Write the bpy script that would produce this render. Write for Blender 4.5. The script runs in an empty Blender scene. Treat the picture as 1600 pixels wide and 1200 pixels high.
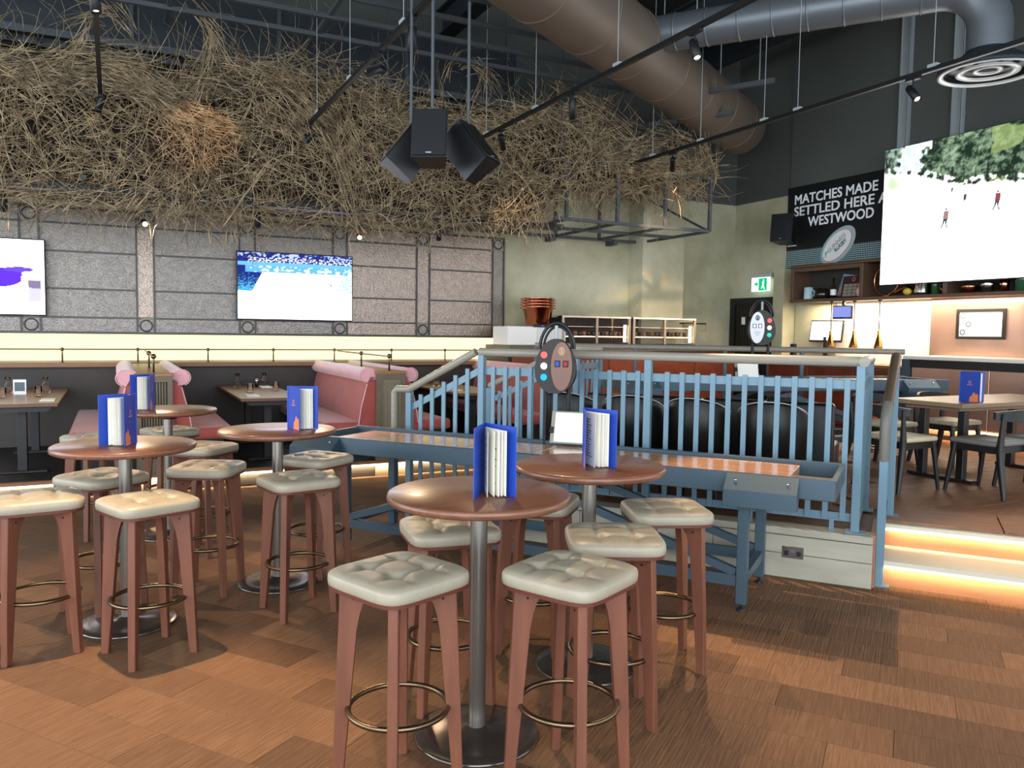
import bpy, bmesh, math, random
from mathutils import Vector, Matrix, noise
random.seed(7)
PI = math.pi; R = math.radians
SC = bpy.context.scene; COL = SC.collection

# ------------------------------------------------------------------ camera
FPX = 1244.0; HC = 1.7
pitch = math.atan(80 / FPX); roll = 0.0134
f_ = Vector((0, math.cos(pitch), -math.sin(pitch)))
r0 = Vector((1, 0, 0)); u0 = r0.cross(f_)
r_ = r0 * math.cos(roll) + u0 * math.sin(roll); u_ = r_.cross(f_)
cd = bpy.data.cameras.new('camera'); cam = bpy.data.objects.new('camera', cd); COL.objects.link(cam)
cd.sensor_fit = 'HORIZONTAL'; cd.sensor_width = 36; cd.lens = FPX / 1600 * 36; cd.clip_start = .05
m3 = Matrix((r_, u_, -f_)).transposed()
cam.matrix_world = Matrix.Translation((0, 0, HC)) @ m3.to_4x4()
SC.camera = cam

# ------------------------------------------------------------------ world, daylight, exposure
wd = bpy.data.worlds.new('world'); SC.world = wd; wd.use_nodes = True
wd.node_tree.nodes['Background'].inputs[0].default_value = (.80, .90, 1.0, 1)
wd.node_tree.nodes['Background'].inputs[1].default_value = 2.0
SC.view_settings.view_transform = 'Standard'; SC.view_settings.look = 'None'
SC.view_settings.gamma = 1; SC.view_settings.use_curve_mapping = False
SC.view_settings.exposure = 0.66
def area(name, loc, rot, sx, sy, power, col):
    l = bpy.data.lights.new(name, 'AREA'); l.shape = 'RECTANGLE'; l.size = sx; l.size_y = sy
    l.energy = power; l.color = col
    o = bpy.data.objects.new(name, l); COL.objects.link(o); o.location = loc; o.rotation_euler = rot
    return o
# the glazed front of the room, behind the camera
area('daylight_front', (0, -3.2, 2.3), (R(84), 0, 0), 11, 3.6, 330, (.86, .94, 1.0))
area('daylight_side', (-8.2, 2.0, 2.4), (R(86), 0, R(-72)), 7, 3.4, 190, (.88, .95, 1.0))

# ------------------------------------------------------------------ frames of the two grids of the room
A = R(26.6)
RH, RP, RR = A, -A, A - PI / 2          # hall wall, raised bar area, right wall
ca, sa = math.cos(A), math.sin(A)
def Hh(p, q, z=0): return Vector((ca * p - sa * q, sa * p + ca * q, z))
def Pp(s, r, z=0): return Vector((ca * s + sa * r, -sa * s + ca * r, z))

# ------------------------------------------------------------------ mesh builder
class MB:
    def __init__(s): s.v = []; s.f = []; s.sm = []; s.mi = []; s.cur = 0
    def add(s, vs, fs, smooth=False, M=None):
        o = len(s.v)
        s.v += [tuple(M @ Vector(p)) if M is not None else tuple(p) for p in vs]
        for f in fs:
            s.f.append([i + o for i in f]); s.sm.append(smooth); s.mi.append(s.cur)
        return s
    def box(s, c, d, rz=0, M=None):
        x, y, z = d[0] / 2, d[1] / 2, d[2] / 2
        T = Matrix.Translation(c) @ Matrix.Rotation(rz, 4, 'Z')
        if M is not None: T = M @ T
        vs = [(i * x, j * y, k * z) for k in (-1, 1) for j in (-1, 1) for i in (-1, 1)]
        fs = [(0, 2, 3, 1), (4, 5, 7, 6), (0, 1, 5, 4), (2, 6, 7, 3), (0, 4, 6, 2), (1, 3, 7, 5)]
        return s.add(vs, fs, False, T)
    def b2(s, x0, x1, y0, y1, z0, z1, M=None):
        return s.box(((x0 + x1) / 2, (y0 + y1) / 2, (z0 + z1) / 2), (x1 - x0, y1 - y0, z1 - z0), 0, M)
    def rbox(s, c, d, r=.01, seg=2, smooth=False, M=None):
        bm = bmesh.new(); bmesh.ops.create_cube(bm, size=1)
        for v in bm.verts: v.co = Vector((v.co.x * d[0], v.co.y * d[1], v.co.z * d[2]))
        bmesh.ops.bevel(bm, geom=bm.edges[:], offset=min(r, min(d) * .49), segments=seg, affect='EDGES', profile=.5)
        bm.verts.index_update()
        T = Matrix.Translation(c)
        if M is not None: T = M @ T
        s.add([v.co.copy() for v in bm.verts], [[v.index for v in f.verts] for f in bm.faces], smooth, T)
        bm.free(); return s
    def bar(s, a, b, w, h=None, roll_=0):
        a = Vector(a); b = Vector(b); h = h or w; d = (b - a); L = d.length
        q = d.to_track_quat('Z', 'Y').to_matrix().to_4x4()
        T = Matrix.Translation((a + b) / 2) @ q @ Matrix.Rotation(roll_, 4, 'Z')
        return s.box((0, 0, 0), (w, h, L), 0, T)
    def tube(s, pts, r, n=8, closed=False, caps=True):
        pts = [Vector(p) for p in pts]; N = len(pts); vs = []; fs = []
        rs = r if isinstance(r, (list, tuple)) else [r] * N
        up = None
        for i, p in enumerate(pts):
            a = pts[(i - 1) % N] if (closed or i > 0) else p
            b = pts[(i + 1) % N] if (closed or i < N - 1) else p
            t = (b - a).normalized()
            if up is None:
                up = Vector((0, 0, 1)) if abs(t.z) < .9 else Vector((1, 0, 0))
            x = up.cross(t)
            if x.length < 1e-5: x = Vector((1, 0, 0)).cross(t)
            x.normalize(); y = t.cross(x); up = y
            for k in range(n):
                an = 2 * PI * k / n
                vs.append(p + (x * math.cos(an) + y * math.sin(an)) * rs[i])
        M_ = N if closed else N - 1
        for i in range(M_):
            for k in range(n):
                a = i * n + k; b = i * n + (k + 1) % n
                c = ((i + 1) % N) * n + (k + 1) % n; d = ((i + 1) % N) * n + k
                fs.append((a, b, c, d))
        s.add(vs, fs, True)
        if caps and not closed:
            s.add(vs[:n], [list(range(n))[::-1]]); s.add(vs[-n:], [list(range(n))])
        return s
    def lathe(s, prof, n=24, M=None, smooth=True, caps=True):
        vs = []; fs = []
        for (r, z) in prof:
            for k in range(n):
                an = 2 * PI * k / n; vs.append((r * math.cos(an), r * math.sin(an), z))
        for i in range(len(prof) - 1):
            for k in range(n):
                fs.append((i * n + k, i * n + (k + 1) % n, (i + 1) * n + (k + 1) % n, (i + 1) * n + k))
        s.add(vs, fs, smooth, M)
        if caps:
            if prof[0][0] > 1e-4: s.add(vs[:n], [list(range(n))[::-1]], False, M)
            if prof[-1][0] > 1e-4: s.add(vs[-n:], [list(range(n))], False, M)
        return s
    def prism(s, poly, t, M=None, smooth=False):
        # polygon in local XZ, extruded along Y by t (centred)
        n = len(poly)
        vs = [(x, -t / 2, z) for x, z in poly] + [(x, t / 2, z) for x, z in poly]
        fs = [list(range(n)), list(range(2 * n - 1, n - 1, -1))]
        s.add(vs, fs, False, M)
        s.add(vs, [((i + 1) % n, i, n + i, n + (i + 1) % n) for i in range(n)], smooth, M)
        return s
    def sphere(s, c, r, n=12, M=None, sz=None):
        m = n // 2; vs = []; fs = []
        sz = sz or (1, 1, 1)
        for i in range(m + 1):
            th = PI * i / m
            for k in range(n):
                ph = 2 * PI * k / n
                vs.append((c[0] + r * sz[0] * math.sin(th) * math.cos(ph), c[1] + r * sz[1] * math.sin(th) * math.sin(ph), c[2] + r * sz[2] * math.cos(th)))
        for i in range(m):
            for k in range(n):
                fs.append((i * n + k, (i + 1) * n + k, (i + 1) * n + (k + 1) % n, i * n + (k + 1) % n))
        return s.add(vs, fs, True, M)
    def mesh(s, name):
        me = bpy.data.meshes.new(name); me.from_pydata(s.v, [], s.f)
        me.polygons.foreach_set('use_smooth', s.sm); me.polygons.foreach_set('material_index', s.mi)
        me.update(); return me

def link(name, me, mats, parent=None, loc=None, rz=None):
    o = bpy.data.objects.new(name, me); COL.objects.link(o)
    if me is not None and mats is not None and len(me.materials) == 0:
        for m in (mats if isinstance(mats, (list, tuple)) else [mats]): me.materials.append(m)
    if parent is not None: o.parent = parent
    if loc is not None: o.location = loc
    if rz is not None: o.rotation_euler = (0, 0, rz)
    return o
def obj(name, mb, mats, parent=None, loc=None, rz=None): return link(name, mb.mesh(name), mats, parent, loc, rz)
def tag(o, label=None, cat=None, group=None, kind=None):
    if label: o['label'] = label
    if cat: o['category'] = cat
    if group: o['group'] = group
    if kind: o['kind'] = kind
    return o
def thing(name, label, cat, loc=(0, 0, 0), rz=0, group=None):
    o = bpy.data.objects.new(name, None); COL.objects.link(o); o.empty_display_size = .1
    o.location = loc; o.rotation_euler = (0, 0, rz)
    return tag(o, label, cat, group)
def struct(name, mb, m, loc=None, rz=None):
    o = obj(name, mb, m, None, loc, rz); o['kind'] = 'structure'; return o
def copytree(o, parent=None):
    c = o.copy(); COL.objects.link(c)
    if parent is not None: c.parent = parent
    for ch in list(o.children): copytree(ch, c)
    return c
def dup(o, loc, rz, label, group=None):
    c = copytree(o); c.location = loc; c.rotation_euler = (0, 0, rz); c['label'] = label
    if group: c['group'] = group
    return c

# ------------------------------------------------------------------ materials
def lin(h):
    h = h.lstrip('#'); v = [int(h[i:i + 2], 16) / 255 for i in (0, 2, 4)]
    return tuple(x / 12.92 if x < .04045 else ((x + .055) / 1.055) ** 2.4 for x in v)
def pbr(name, col, rough=.5, metal=0, var=0, vscale=8, stretch=(1, 1, 1), bump=0, bscale=60, bstretch=None, rand=0, spec=.5, col2=None, coat=0, trans=0, ior=1.45, emit=None, es=0, sheen=0):
    m = bpy.data.materials.new(name); m.use_nodes = True; nt = m.node_tree; N = nt.nodes; L = nt.links
    b = N['Principled BSDF']
    c = lin(col) if isinstance(col, str) else col
    b.inputs['Base Color'].default_value = (*c, 1); b.inputs['Roughness'].default_value = rough; b.inputs['Metallic'].default_value = metal
    b.inputs['Specular IOR Level'].default_value = spec; b.inputs['Coat Weight'].default_value = coat; b.inputs['Coat Roughness'].default_value = .12
    b.inputs['Transmission Weight'].default_value = trans; b.inputs['IOR'].default_value = ior; b.inputs['Sheen Weight'].default_value = sheen
    if emit:
        b.inputs['Emission Color'].default_value = (*(lin(emit) if isinstance(emit, str) else emit), 1); b.inputs['Emission Strength'].default_value = es
    tc = N.new('ShaderNodeTexCoord')
    if var or rand or col2:
        mp = N.new('ShaderNodeMapping'); mp.inputs['Scale'].default_value = stretch; L.new(tc.outputs['Object'], mp.inputs[0])
        nz = N.new('ShaderNodeTexNoise'); nz.inputs['Scale'].default_value = vscale; nz.inputs['Detail'].default_value = 6; nz.inputs['Roughness'].default_value = .6
        L.new(mp.outputs[0], nz.inputs['Vector'])
        c2 = lin(col2) if isinstance(col2, str) else (col2 or tuple(x * (1 - var) for x in c))
        hi = c if col2 else tuple(min(1, x * (1 + var * .6)) for x in c)
        rp = N.new('ShaderNodeValToRGB'); rp.color_ramp.elements[0].position = .35; rp.color_ramp.elements[1].position = .65
        rp.color_ramp.elements[0].color = (*c2, 1); rp.color_ramp.elements[1].color = (*hi, 1)
        L.new(nz.outputs['Fac'], rp.inputs[0]); out = rp.outputs[0]
        if rand:
            oi = N.new('ShaderNodeObjectInfo'); hs = N.new('ShaderNodeHueSaturation')
            mr = N.new('ShaderNodeMapRange'); mr.inputs['To Min'].default_value = 1 - rand; mr.inputs['To Max'].default_value = 1 + rand
            L.new(oi.outputs['Random'], mr.inputs['Value']); L.new(mr.outputs[0], hs.inputs['Value']); L.new(out, hs.inputs['Color'])
            ad = N.new('ShaderNodeVectorMath'); ad.operation = 'ADD'
            sc_ = N.new('ShaderNodeVectorMath'); sc_.operation = 'SCALE'; cb = N.new('ShaderNodeCombineXYZ')
            for i in range(3): L.new(oi.outputs['Random'], cb.inputs[i])
            L.new(cb.outputs[0], sc_.inputs[0]); sc_.inputs['Scale'].default_value = 37
            L.new(tc.outputs['Object'], ad.inputs[0]); L.new(sc_.outputs[0], ad.inputs[1]); L.new(ad.outputs[0], mp.inputs[0])
            out = hs.outputs[0]
        L.new(out, b.inputs['Base Color'])
    if bump:
        mp2 = N.new('ShaderNodeMapping'); mp2.inputs['Scale'].default_value = bstretch or (1, 1, 1); L.new(tc.outputs['Object'], mp2.inputs[0])
        n2 = N.new('ShaderNodeTexNoise'); n2.inputs['Scale'].default_value = bscale; n2.inputs['Detail'].default_value = 4
        L.new(mp2.outputs[0], n2.inputs['Vector'])
        bp = N.new('ShaderNodeBump'); bp.inputs['Strength'].default_value = bump; bp.inputs['Distance'].default_value = .01
        L.new(n2.outputs['Fac'], bp.inputs['Height']); L.new(bp.outputs[0], b.inputs['Normal'])
    return m
def glow(name, col, s):
    m = bpy.data.materials.new(name); m.use_nodes = True; nt = m.node_tree; nt.nodes.clear()
    e = nt.nodes.new('ShaderNodeEmission'); o = nt.nodes.new('ShaderNodeOutputMaterial')
    e.inputs[0].default_value = (*(lin(col) if isinstance(col, str) else col), 1); e.inputs[1].default_value = s
    nt.links.new(e.outputs[0], o.inputs[0]); return m
def attr_glow(name, s):
    m = bpy.data.materials.new(name); m.use_nodes = True; nt = m.node_tree; nt.nodes.clear()
    e = nt.nodes.new('ShaderNodeEmission'); o = nt.nodes.new('ShaderNodeOutputMaterial'); a = nt.nodes.new('ShaderNodeAttribute')
    a.attribute_name = 'Col'; e.inputs[1].default_value = s
    nt.links.new(a.outputs['Color'], e.inputs[0]); nt.links.new(e.outputs[0], o.inputs[0]); return m

M = {}
M['stool_wood'] = pbr('stool_wood', '#6f4230', .42, var=.18, vscale=6, stretch=(3, 3, .4), rand=.06)
M['seat_board'] = pbr('seat_board', '#5a2c22', .4)
M['leather'] = pbr('cream_leather', '#978d7a', .4, var=.06, vscale=14, bump=.12, bscale=220, rand=.05)
M['table_wood'] = pbr('table_wood', '#6f4531', .34, var=.22, vscale=5, stretch=(1, 9, 9), bump=.02, bscale=30, bstretch=(1, 12, 12), coat=.15)
M['steel'] = pbr('brushed_steel', '#8d8880', .3, .9, bump=.05, bscale=200, bstretch=(1, 1, .05))
M['base_steel'] = pbr('base_steel', '#6e655e', .26, .85)
M['ring'] = pbr('bronze_ring', '#75634d', .33, 1)
M['black_metal'] = pbr('black_metal', '#17181b', .45, .3)
M['black_plastic'] = pbr('black_plastic', '#16171a', .45)
M['screw'] = pbr('screw_dark', '#2c1c16', .5, .5)
M['blue_paint'] = pbr('blue_paint', '#64808f', .38, .15)
M['blue_dark'] = pbr('blue_table_paint', '#43545f', .36, .25)
M['navy'] = pbr('navy_cover', '#1d3f9e', .45)
M['paper'] = pbr('paper', '#f1ede2', .8, var=.04, vscale=3)
M['print'] = pbr('print_ink', '#6d7684', .8)
M['orange_print'] = pbr('orange_print', '#e07a4a', .6)
M['rail_wood'] = pbr('rail_wood', '#8d877b', .38, var=.12, vscale=9, stretch=(.3, 6, 6))
M['rail_bronze'] = pbr('rail_bronze', '#6f5a46', .35, .3)
M['plaster'] = pbr('green_plaster', '#c8c4ab', .75, col2='#a5a183', vscale=.9, bump=.15, bscale=25)
M['dark_wall'] = pbr('dark_wall_paint', '#50534f', .8, var=.1, vscale=.7)
M['ceiling'] = pbr('black_ceiling', '#131517', .9)
M['channel'] = pbr('grey_channel', '#4a4f53', .6, .3)
M['duct_brown'] = pbr('duct_paint', '#6b5f55', .5, .25, bump=.04, bscale=30, bstretch=(1, 1, 6))
M['duct_grey'] = pbr('duct_grey', '#6a6f74', .4, .45, bump=.04, bscale=30)
M['duct_dark'] = pbr('duct_dark', '#2c3238', .6, .3)
M['galv'] = pbr('galvanised_post', '#9aa1a3', .5, .15)
M['hammer'] = pbr('hammered_metal', '#98918a', .3, .78, var=.14, vscale=16, bump=.85, bscale=42, bstretch=(1, 1, 2.2))
M['hammer_warm'] = pbr('hammered_metal_warm', '#9c8c80', .28, .78, var=.14, vscale=16, bump=.8, bscale=42)
M['strip'] = pbr('panel_strip', '#4d4a47', .45, .6)
M['band'] = glow('backlit_onyx', '#ffedb0', 1.15)
M['led'] = glow('led_strip', '#ffdfac', 5)
M['ledge'] = pbr('ledge_wood', '#8a5f40', .4, var=.15, vscale=6, stretch=(.5, 5, 5))
M['booth_wall'] = pbr('booth_wall_leather', '#3b332d', .5, var=.2, vscale=2)
M['velvet'] = pbr('salmon_velvet', '#aa4a42', .62, var=.12, vscale=5, sheen=.3)
M['velvet_pink'] = pbr('pink_velvet', '#e3a3a8', .55, var=.06, vscale=5, sheen=.4)
M['pale_edge'] = pbr('pale_piping', '#e0b0ac', .5)
M['panel_wood'] = pbr('panel_wood', '#6b5d4d', .5, var=.15, vscale=8)
M['panel_mesh'] = pbr('panel_mesh', '#8b7f68', .45, .3, bump=.8, bscale=120)
M['booth_top'] = pbr('divider_top', '#a06c40', .35, var=.1, vscale=6, stretch=(5, .5, 5))
M['dark_base'] = pbr('dark_base', '#14110f', .6)
M['glass'] = pbr('clear_glass', (1, 1, 1), .02, trans=1, ior=1.18)
M['white'] = pbr('white_enamel', '#e8e8e6', .4)
M['white_grey'] = pbr('appliance_steel', '#c9cbcc', .32, .3)
M['copper'] = pbr('copper', '#dc9370', .16, 1)
M['copper_dull'] = pbr('copper_panel', '#7d3d28', .42, .45, var=.3, vscale=2.5)
M['chrome'] = pbr('chrome', '#d5d5d5', .12, 1)
M['travertine'] = pbr('travertine', '#a39d8c', .55, var=.12, vscale=2, stretch=(1, 1, 6))
M['step_wood'] = pbr('step_wood', '#9a6a48', .45, var=.15, vscale=4, stretch=(.5, 6, 6))
M['nosing'] = pbr('nosing_stone', '#c9c3b0', .5)
M['plank'] = pbr('carpet_plank', '#74533b', .72, col2='#5f432d', vscale=5, stretch=(26, 1.2, 1), bump=.9, bscale=70, bstretch=(1, .02, 1), rand=.30, spec=.3)
M['plank2'] = pbr('oak_plank', '#8f6244', .55, col2='#6f4a33', vscale=5, stretch=(1, 9, 1), rand=.16)
M['floor_base'] = pbr('floor_joint', '#4a3728', .9)
M['play_wood'] = pbr('play_wood', '#d7a27c', .16, var=.22, vscale=4, stretch=(.6, 9, 1), coat=.5, rand=.08)
M['gutter'] = pbr('gutter_felt', '#77706a', .9, bump=.3, bscale=120)
M['twig'] = pbr('willow_twig', '#c2ab86', .7, col2='#5a4833', vscale=7)
M['twig_shade'] = pbr('willow_shade', '#1d1610', .9, var=.5, vscale=14, bump=.8, bscale=40)  # dark colour carries the shade deep inside the twig mass
M['black_leather'] = pbr('black_leather', '#14110f', .38)
M['dark_wood'] = pbr('dark_stained_wood', '#1d1b1a', .42, var=.2, vscale=6)
M['seat_cream'] = pbr('seat_cream', '#c9b795', .5, var=.06, vscale=12)
M['seat_grey'] = pbr('seat_grey', '#77736d', .5, var=.06, vscale=12)
M['bar_table'] = pbr('bar_table_wood', '#8a7358', .35, var=.15, vscale=5, stretch=(6, 1, 6), coat=.1)
M['cab_wood'] = pbr('cabinet_wood', '#5d4636', .45, var=.2, vscale=5, stretch=(.6, 4, 4))
M['cab_back'] = pbr('cabinet_back', '#33302a', .7)
M['brass'] = pbr('brass', '#a5703a', .25, 1)
M['bar_panel'] = pbr('bar_copper_sheet', '#bd9a88', .26, .65, var=.15, vscale=1.2)
M['bar_top'] = pbr('bar_top_stone', '#e6dfd2', .3)
M['backsplash'] = pbr('lit_backsplash', '#f6ead6', .6)
M['sign_black'] = pbr('sign_black', '#15171a', .4)
M['sign_white'] = pbr('sign_white', '#f8fafc', .5)
M['teal'] = pbr('teal_print', '#5aa6a0', .5)
M['silver_print'] = pbr('silver_print', '#a9b4b6', .4)
M['red_print'] = pbr('red_print', '#c4545e', .5)
M['grey_print'] = pbr('grey_print', '#56606a', .5)
M['exit_green'] = glow('exit_green', '#12a46a', 1.0)
M['exit_white'] = glow('exit_white', '#d6fff0', 1.3)
M['lamp'] = glow('lamp_lens', '#ffe0b8', 12)
M['lamp_dim'] = glow('lamp_lens_dim', '#ffcf9a', 4)
M['screen_white'] = glow('screen_white', '#ffffff', 1.3)
M['door'] = pbr('dark_door', '#241e1a', .5, var=.2, vscale=10, stretch=(8, 8, .5))
M['green_glass'] = pbr('green_bottle', '#2f5a3a', .15, coat=.3)
M['dark_glass'] = pbr('dark_bottle', '#241a14', .12, coat=.3)
M['yellow'] = pbr('yellow', '#d6b440', .5)
M['pale_blue'] = pbr('pale_blue', '#b9d3da', .5)
M['pink'] = pbr('pale_pink', '#dba6a0', .6)
M['red_lit'] = glow('red_button', '#ff5a5a', 1.6); M['white_lit'] = glow('white_button', '#ffeedd', 1.8)
M['blue_lit'] = glow('blue_button', '#2aa8ff', 1.2); M['green_lit'] = glow('green_button', '#38c8a8', 1.0)
M['disp_blue'] = glow('display_blue', '#2b62ff', 1.0); M['disp_red'] = glow('display_red', '#d03c4a', .8)
M['console'] = pbr('console_grey', '#262220', .5, .1)
M['console_face'] = pbr('console_face', '#755549', .45, .2)
M['console_face2'] = pbr('console_face_pale', '#e2e1f2', .4)
M['lit_food'] = pbr('display_interior', '#2a2018', .6, var=.6, vscale=30)
M['sensor_screen'] = glow('till_screen', '#fbfcff', 1.2); M['blue_screen'] = glow('small_blue_screen', '#8f9be8', .7)

# sign dot band
m = bpy.data.materials.new('sign_dots'); m.use_nodes = True; nt = m.node_tree; N_ = nt.nodes; L_ = nt.links
b_ = N_['Principled BSDF']; tc = N_.new('ShaderNodeTexCoord'); vo = N_.new('ShaderNodeTexVoronoi'); vo.inputs['Randomness'].default_value = 0; vo.inputs['Scale'].default_value = 32
rp = N_.new('ShaderNodeValToRGB'); rp.color_ramp.elements[0].color = (*lin('#b9cfd2'), 1); rp.color_ramp.elements[1].color = (*lin('#173a40'), 1)
rp.color_ramp.elements[0].position = .28; rp.color_ramp.elements[1].position = .34
mp_ = N_.new('ShaderNodeMapping'); mp_.inputs['Scale'].default_value = (1, 0, 1)
L_.new(tc.outputs['Object'], mp_.inputs[0]); L_.new(mp_.outputs[0], vo.inputs['Vector']); L_.new(vo.outputs['Distance'], rp.inputs[0]); L_.new(rp.outputs[0], b_.inputs['Base Color']); M['dots'] = m

# ------------------------------------------------------------------ room shell
fb = MB(); fb.b2(-12, 12, -3, 16, -.06, -.012)
floor = struct('floor', fb, M['floor_base'])
pm = MB(); pm.rbox((0, 0, -.008), (.9985, .2485, .016), .0012, 1); plank_me = pm.mesh('plank'); plank_me.materials.append(M['plank'])
def in_view(P, mar=.7): return P.y > .9 and abs(P.x) < .66 * P.y + mar
def blocked(P):
    q = -sa * P.x + ca * P.y; s = ca * P.x - sa * P.y; r = sa * P.x + ca * P.y
    return q > 9.2 or (r > 6.05 and s > -3.9)
npl = 0; row = 0
rr = -.5
while rr < 14:
    off = [0, .5, .25, .75][row % 4]
    ss = -11 + off
    while ss < 6:
        P = Pp(ss + .5, rr + .125)
        if in_view(P) and not blocked(P) and npl < 298:
            o = bpy.data.objects.new('plank', plank_me); COL.objects.link(o); o.parent = floor
            o.location = (P.x, P.y, .0); o.rotation_euler = (0, 0, RP); npl += 1
        ss += 1.0
    rr += .25; row += 1

# left wall (hall frame: x = along wall to the right, y = into the wall)
QW = 11.75; PR = 10.57
wb = MB(); wb.b2(-6, PR + .3, QW, QW + .2, 0, 4.15)
wall_left = struct('wall_left', wb, M['plaster'], (0, 0, 0), RH)
up = MB(); up.b2(-6, PR + .3, QW - .02, QW + .2, 4.15, 7); obj('upper_wall', up, M['dark_wall'], wall_left)
pil = MB(); pil.b2(8.15, 9.04, QW - .42, QW, 0, 4.15); obj('pilaster', pil, M['plaster'], wall_left)
# hammered metal panelling
px = [(-3.4, -3.19), (-2.22, -2.01), (-1.03, -.82), (.29, .50), (1.59, 1.80), (2.90, 3.11), (4.20, 4.41), (5.49, 5.69)]
zs = [1.63, 1.825, 2.19, 2.665, 3.02, 3.215]
def panel(x0, x1, z0, z1, m):
    mb = MB(); g = .012; mb.rbox(((x0 + x1) / 2, QW - .012, (z0 + z1) / 2), (x1 - x0 - g, .024, z1 - z0 - g), .006, 1)
    obj('hammered_panel', mb, m, wall_left)
for i, (a, b) in enumerate(px):
    panel(a, b, zs[0], zs[1], M['hammer']); panel(a, b, zs[1], zs[4], M['hammer_warm'] if i in (3, 6) else M['hammer']); panel(a, b, zs[4], zs[5], M['hammer'])
    for zc in ((zs[0] + zs[1]) / 2, (zs[4] + zs[5]) / 2):
        mb = MB(); rad = .073; pts = [((a + b) / 2 + rad * math.cos(t * PI / 12), QW - .03, zc + rad * math.sin(t * PI / 12)) for t in range(24)]
        mb.tube(pts, .010, 6, closed=True)
        mb.box((a + .016, QW - .03, zc), (.035, .016, .014)); mb.box((b - .016, QW - .03, zc), (.035, .016, .014))
        obj('ring_ornament', mb, M['strip'], wall_left)
    for x in (a, b):
        mb = MB(); mb.box((x, QW - .03, (zs[0] + zs[5]) / 2), (.024, .03, zs[5] - zs[0])); obj('metal_strip', mb, M['strip'], wall_left)
    if i < len(px) - 1:
        c = px[i + 1][0]
        for k in range(5): panel(b, c, zs[k], zs[k + 1], M['hammer_warm'] if (i >= 5) else M['hammer'])
        for k in range(1, 5):
            mb = MB(); mb.box(((b + c) / 2, QW - .03, zs[k]), (c - b, .026, .022)); obj('metal_strip', mb, M['strip'], wall_left)
for z in (zs[0], zs[5]):
    mb = MB(); mb.box(((px[0][0] + px[-1][1]) / 2, QW - .032, z), (px[-1][1] - px[0][0] + .03, .034, .03)); obj('metal_strip', mb, M['strip'], wall_left)
mb = MB(); mb.b2(-5, 5.6, QW - .01, QW - .001, 1.27, 1.61); obj('backlit_panel', mb, M['band'], wall_left)
mb = MB(); mb.b2(-5, 5.75, QW - .2, QW, 1.19, 1.245); obj('ledge', mb, M['ledge'], wall_left)
mb = MB(); mb.b2(-5, 5.75, QW - .06, QW, .0, 1.19); obj('leather_cladding', mb, M['booth_wall'], wall_left)

# right wall (frame: x = -q, y = p)
wb = MB(); wb.b2(-QW - .3, -2.0, PR, PR + .2, 0, 4.15)
wall_right = struct('wall_right', wb, M['plaster'], (0, 0, 0), RR)
mb = MB(); mb.b2(-QW - .3, 0, PR - .02, PR + .2, 4.15, 7); obj('upper_wall', mb, M['dark_wall'], wall_right)
mb = MB(); mb.b2(-10.34, -2, PR - .06, PR, 2.86, 7); obj('dark_panel', mb, M['dark_wall'], wall_right)
mb = MB(); mb.b2(-10.42, -10.18, PR - .3, PR, .36, 2.86); obj('corner_pilaster', mb, M['plaster'], wall_right)
mb = MB(); mb.b2(-9.27, -7.56, PR - .03, PR - .001, 1.3, 2.26); obj('lit_backsplash', mb, M['backsplash'], wall_right)
mb = MB(); mb.b2(-7.55, -2.5, PR - .10, PR, 1.3, 2.26); obj('copper_cladding', mb, M['bar_panel'], wall_right)
mb = MB(); mb.b2(-10.16, -9.28, PR - .03, PR - .001, 1.3, 2.26); obj('backsplash_plaster', mb, M['plaster'], wall_right)
# dark bulkhead far right of the left wall
cb_ = MB(); cb_.b2(-14, 14, -4, 18, 7.0, 7.1); struct('ceiling', cb_, M['ceiling'])

# door in the right wall
dr = MB(); dr.b2(-11.68, -10.5, PR - .03, PR - .005, .36, 2.33)
door_1 = struct('door_1', dr, M['door'], (0, 0, 0), RR)
for x0, x1, z0, z1 in ((-11.74, -11.62, .36, 2.40), (-10.55, -10.45, .36, 2.40), (-11.62, -10.55, 2.29, 2.40)):
    mb = MB(); mb.b2(x0, x1, PR - .08, PR - .002, z0, z1); obj('door_frame', mb, M['dark_wood'], door_1)
for k in range(14):
    mb = MB(); x = -11.58 + k * .075; mb.b2(x, x + .06, PR - .045, PR - .03, .40, 2.26); obj('door_slat', mb, M['door'], door_1)
mb = MB(); mb.rbox((-11.4, PR - .052, 1.98), (.09, .014, .14), .004, 1); obj('door_notice', mb, M['white'], door_1)

# raised bar floor, plinth and steps (bar frame)
rf = MB(); rf.b2(-.18, 9, 6.42, 7.2, .0, .345); rf.b2(-3.23, 9, 7.2, 18, 0, .345); rf.b2(-3.23, -.18, 5.98, 7.2, 0, .345)
floor_raised = struct('floor_raised', rf, M['plank2'], (0, 0, 0), RP)
pm = MB(); pm.rbox((0, 0, .008), (.796, .147, .015), .002, 1); pl2 = pm.mesh('plank'); pl2.materials.append(M['plank2'])
npl2 = 0
q = 2.6; row = 0
while q < 10.4:
    p = 2 + [0, .3, .55][row % 3]
    while p < 9.7:
        P = Hh(p + .4, q + .075); s = ca * P.x - sa * P.y; r = sa * P.x + ca * P.y
        if P.x / P.y > .28 and P.x / P.y < .72 and ((s > -.5 and r > 6.84)) and npl2 < 240:
            o = bpy.data.objects.new('plank', pl2); COL.objects.link(o); o.parent = floor_raised
            loc = Matrix.Rotation(-RP, 4, 'Z') @ Vector((P.x, P.y, .345)); o.location = loc; o.rotation_euler = (0, 0, RH - RP); npl2 += 1
        p += .8
    q += .15; row += 1
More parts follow.
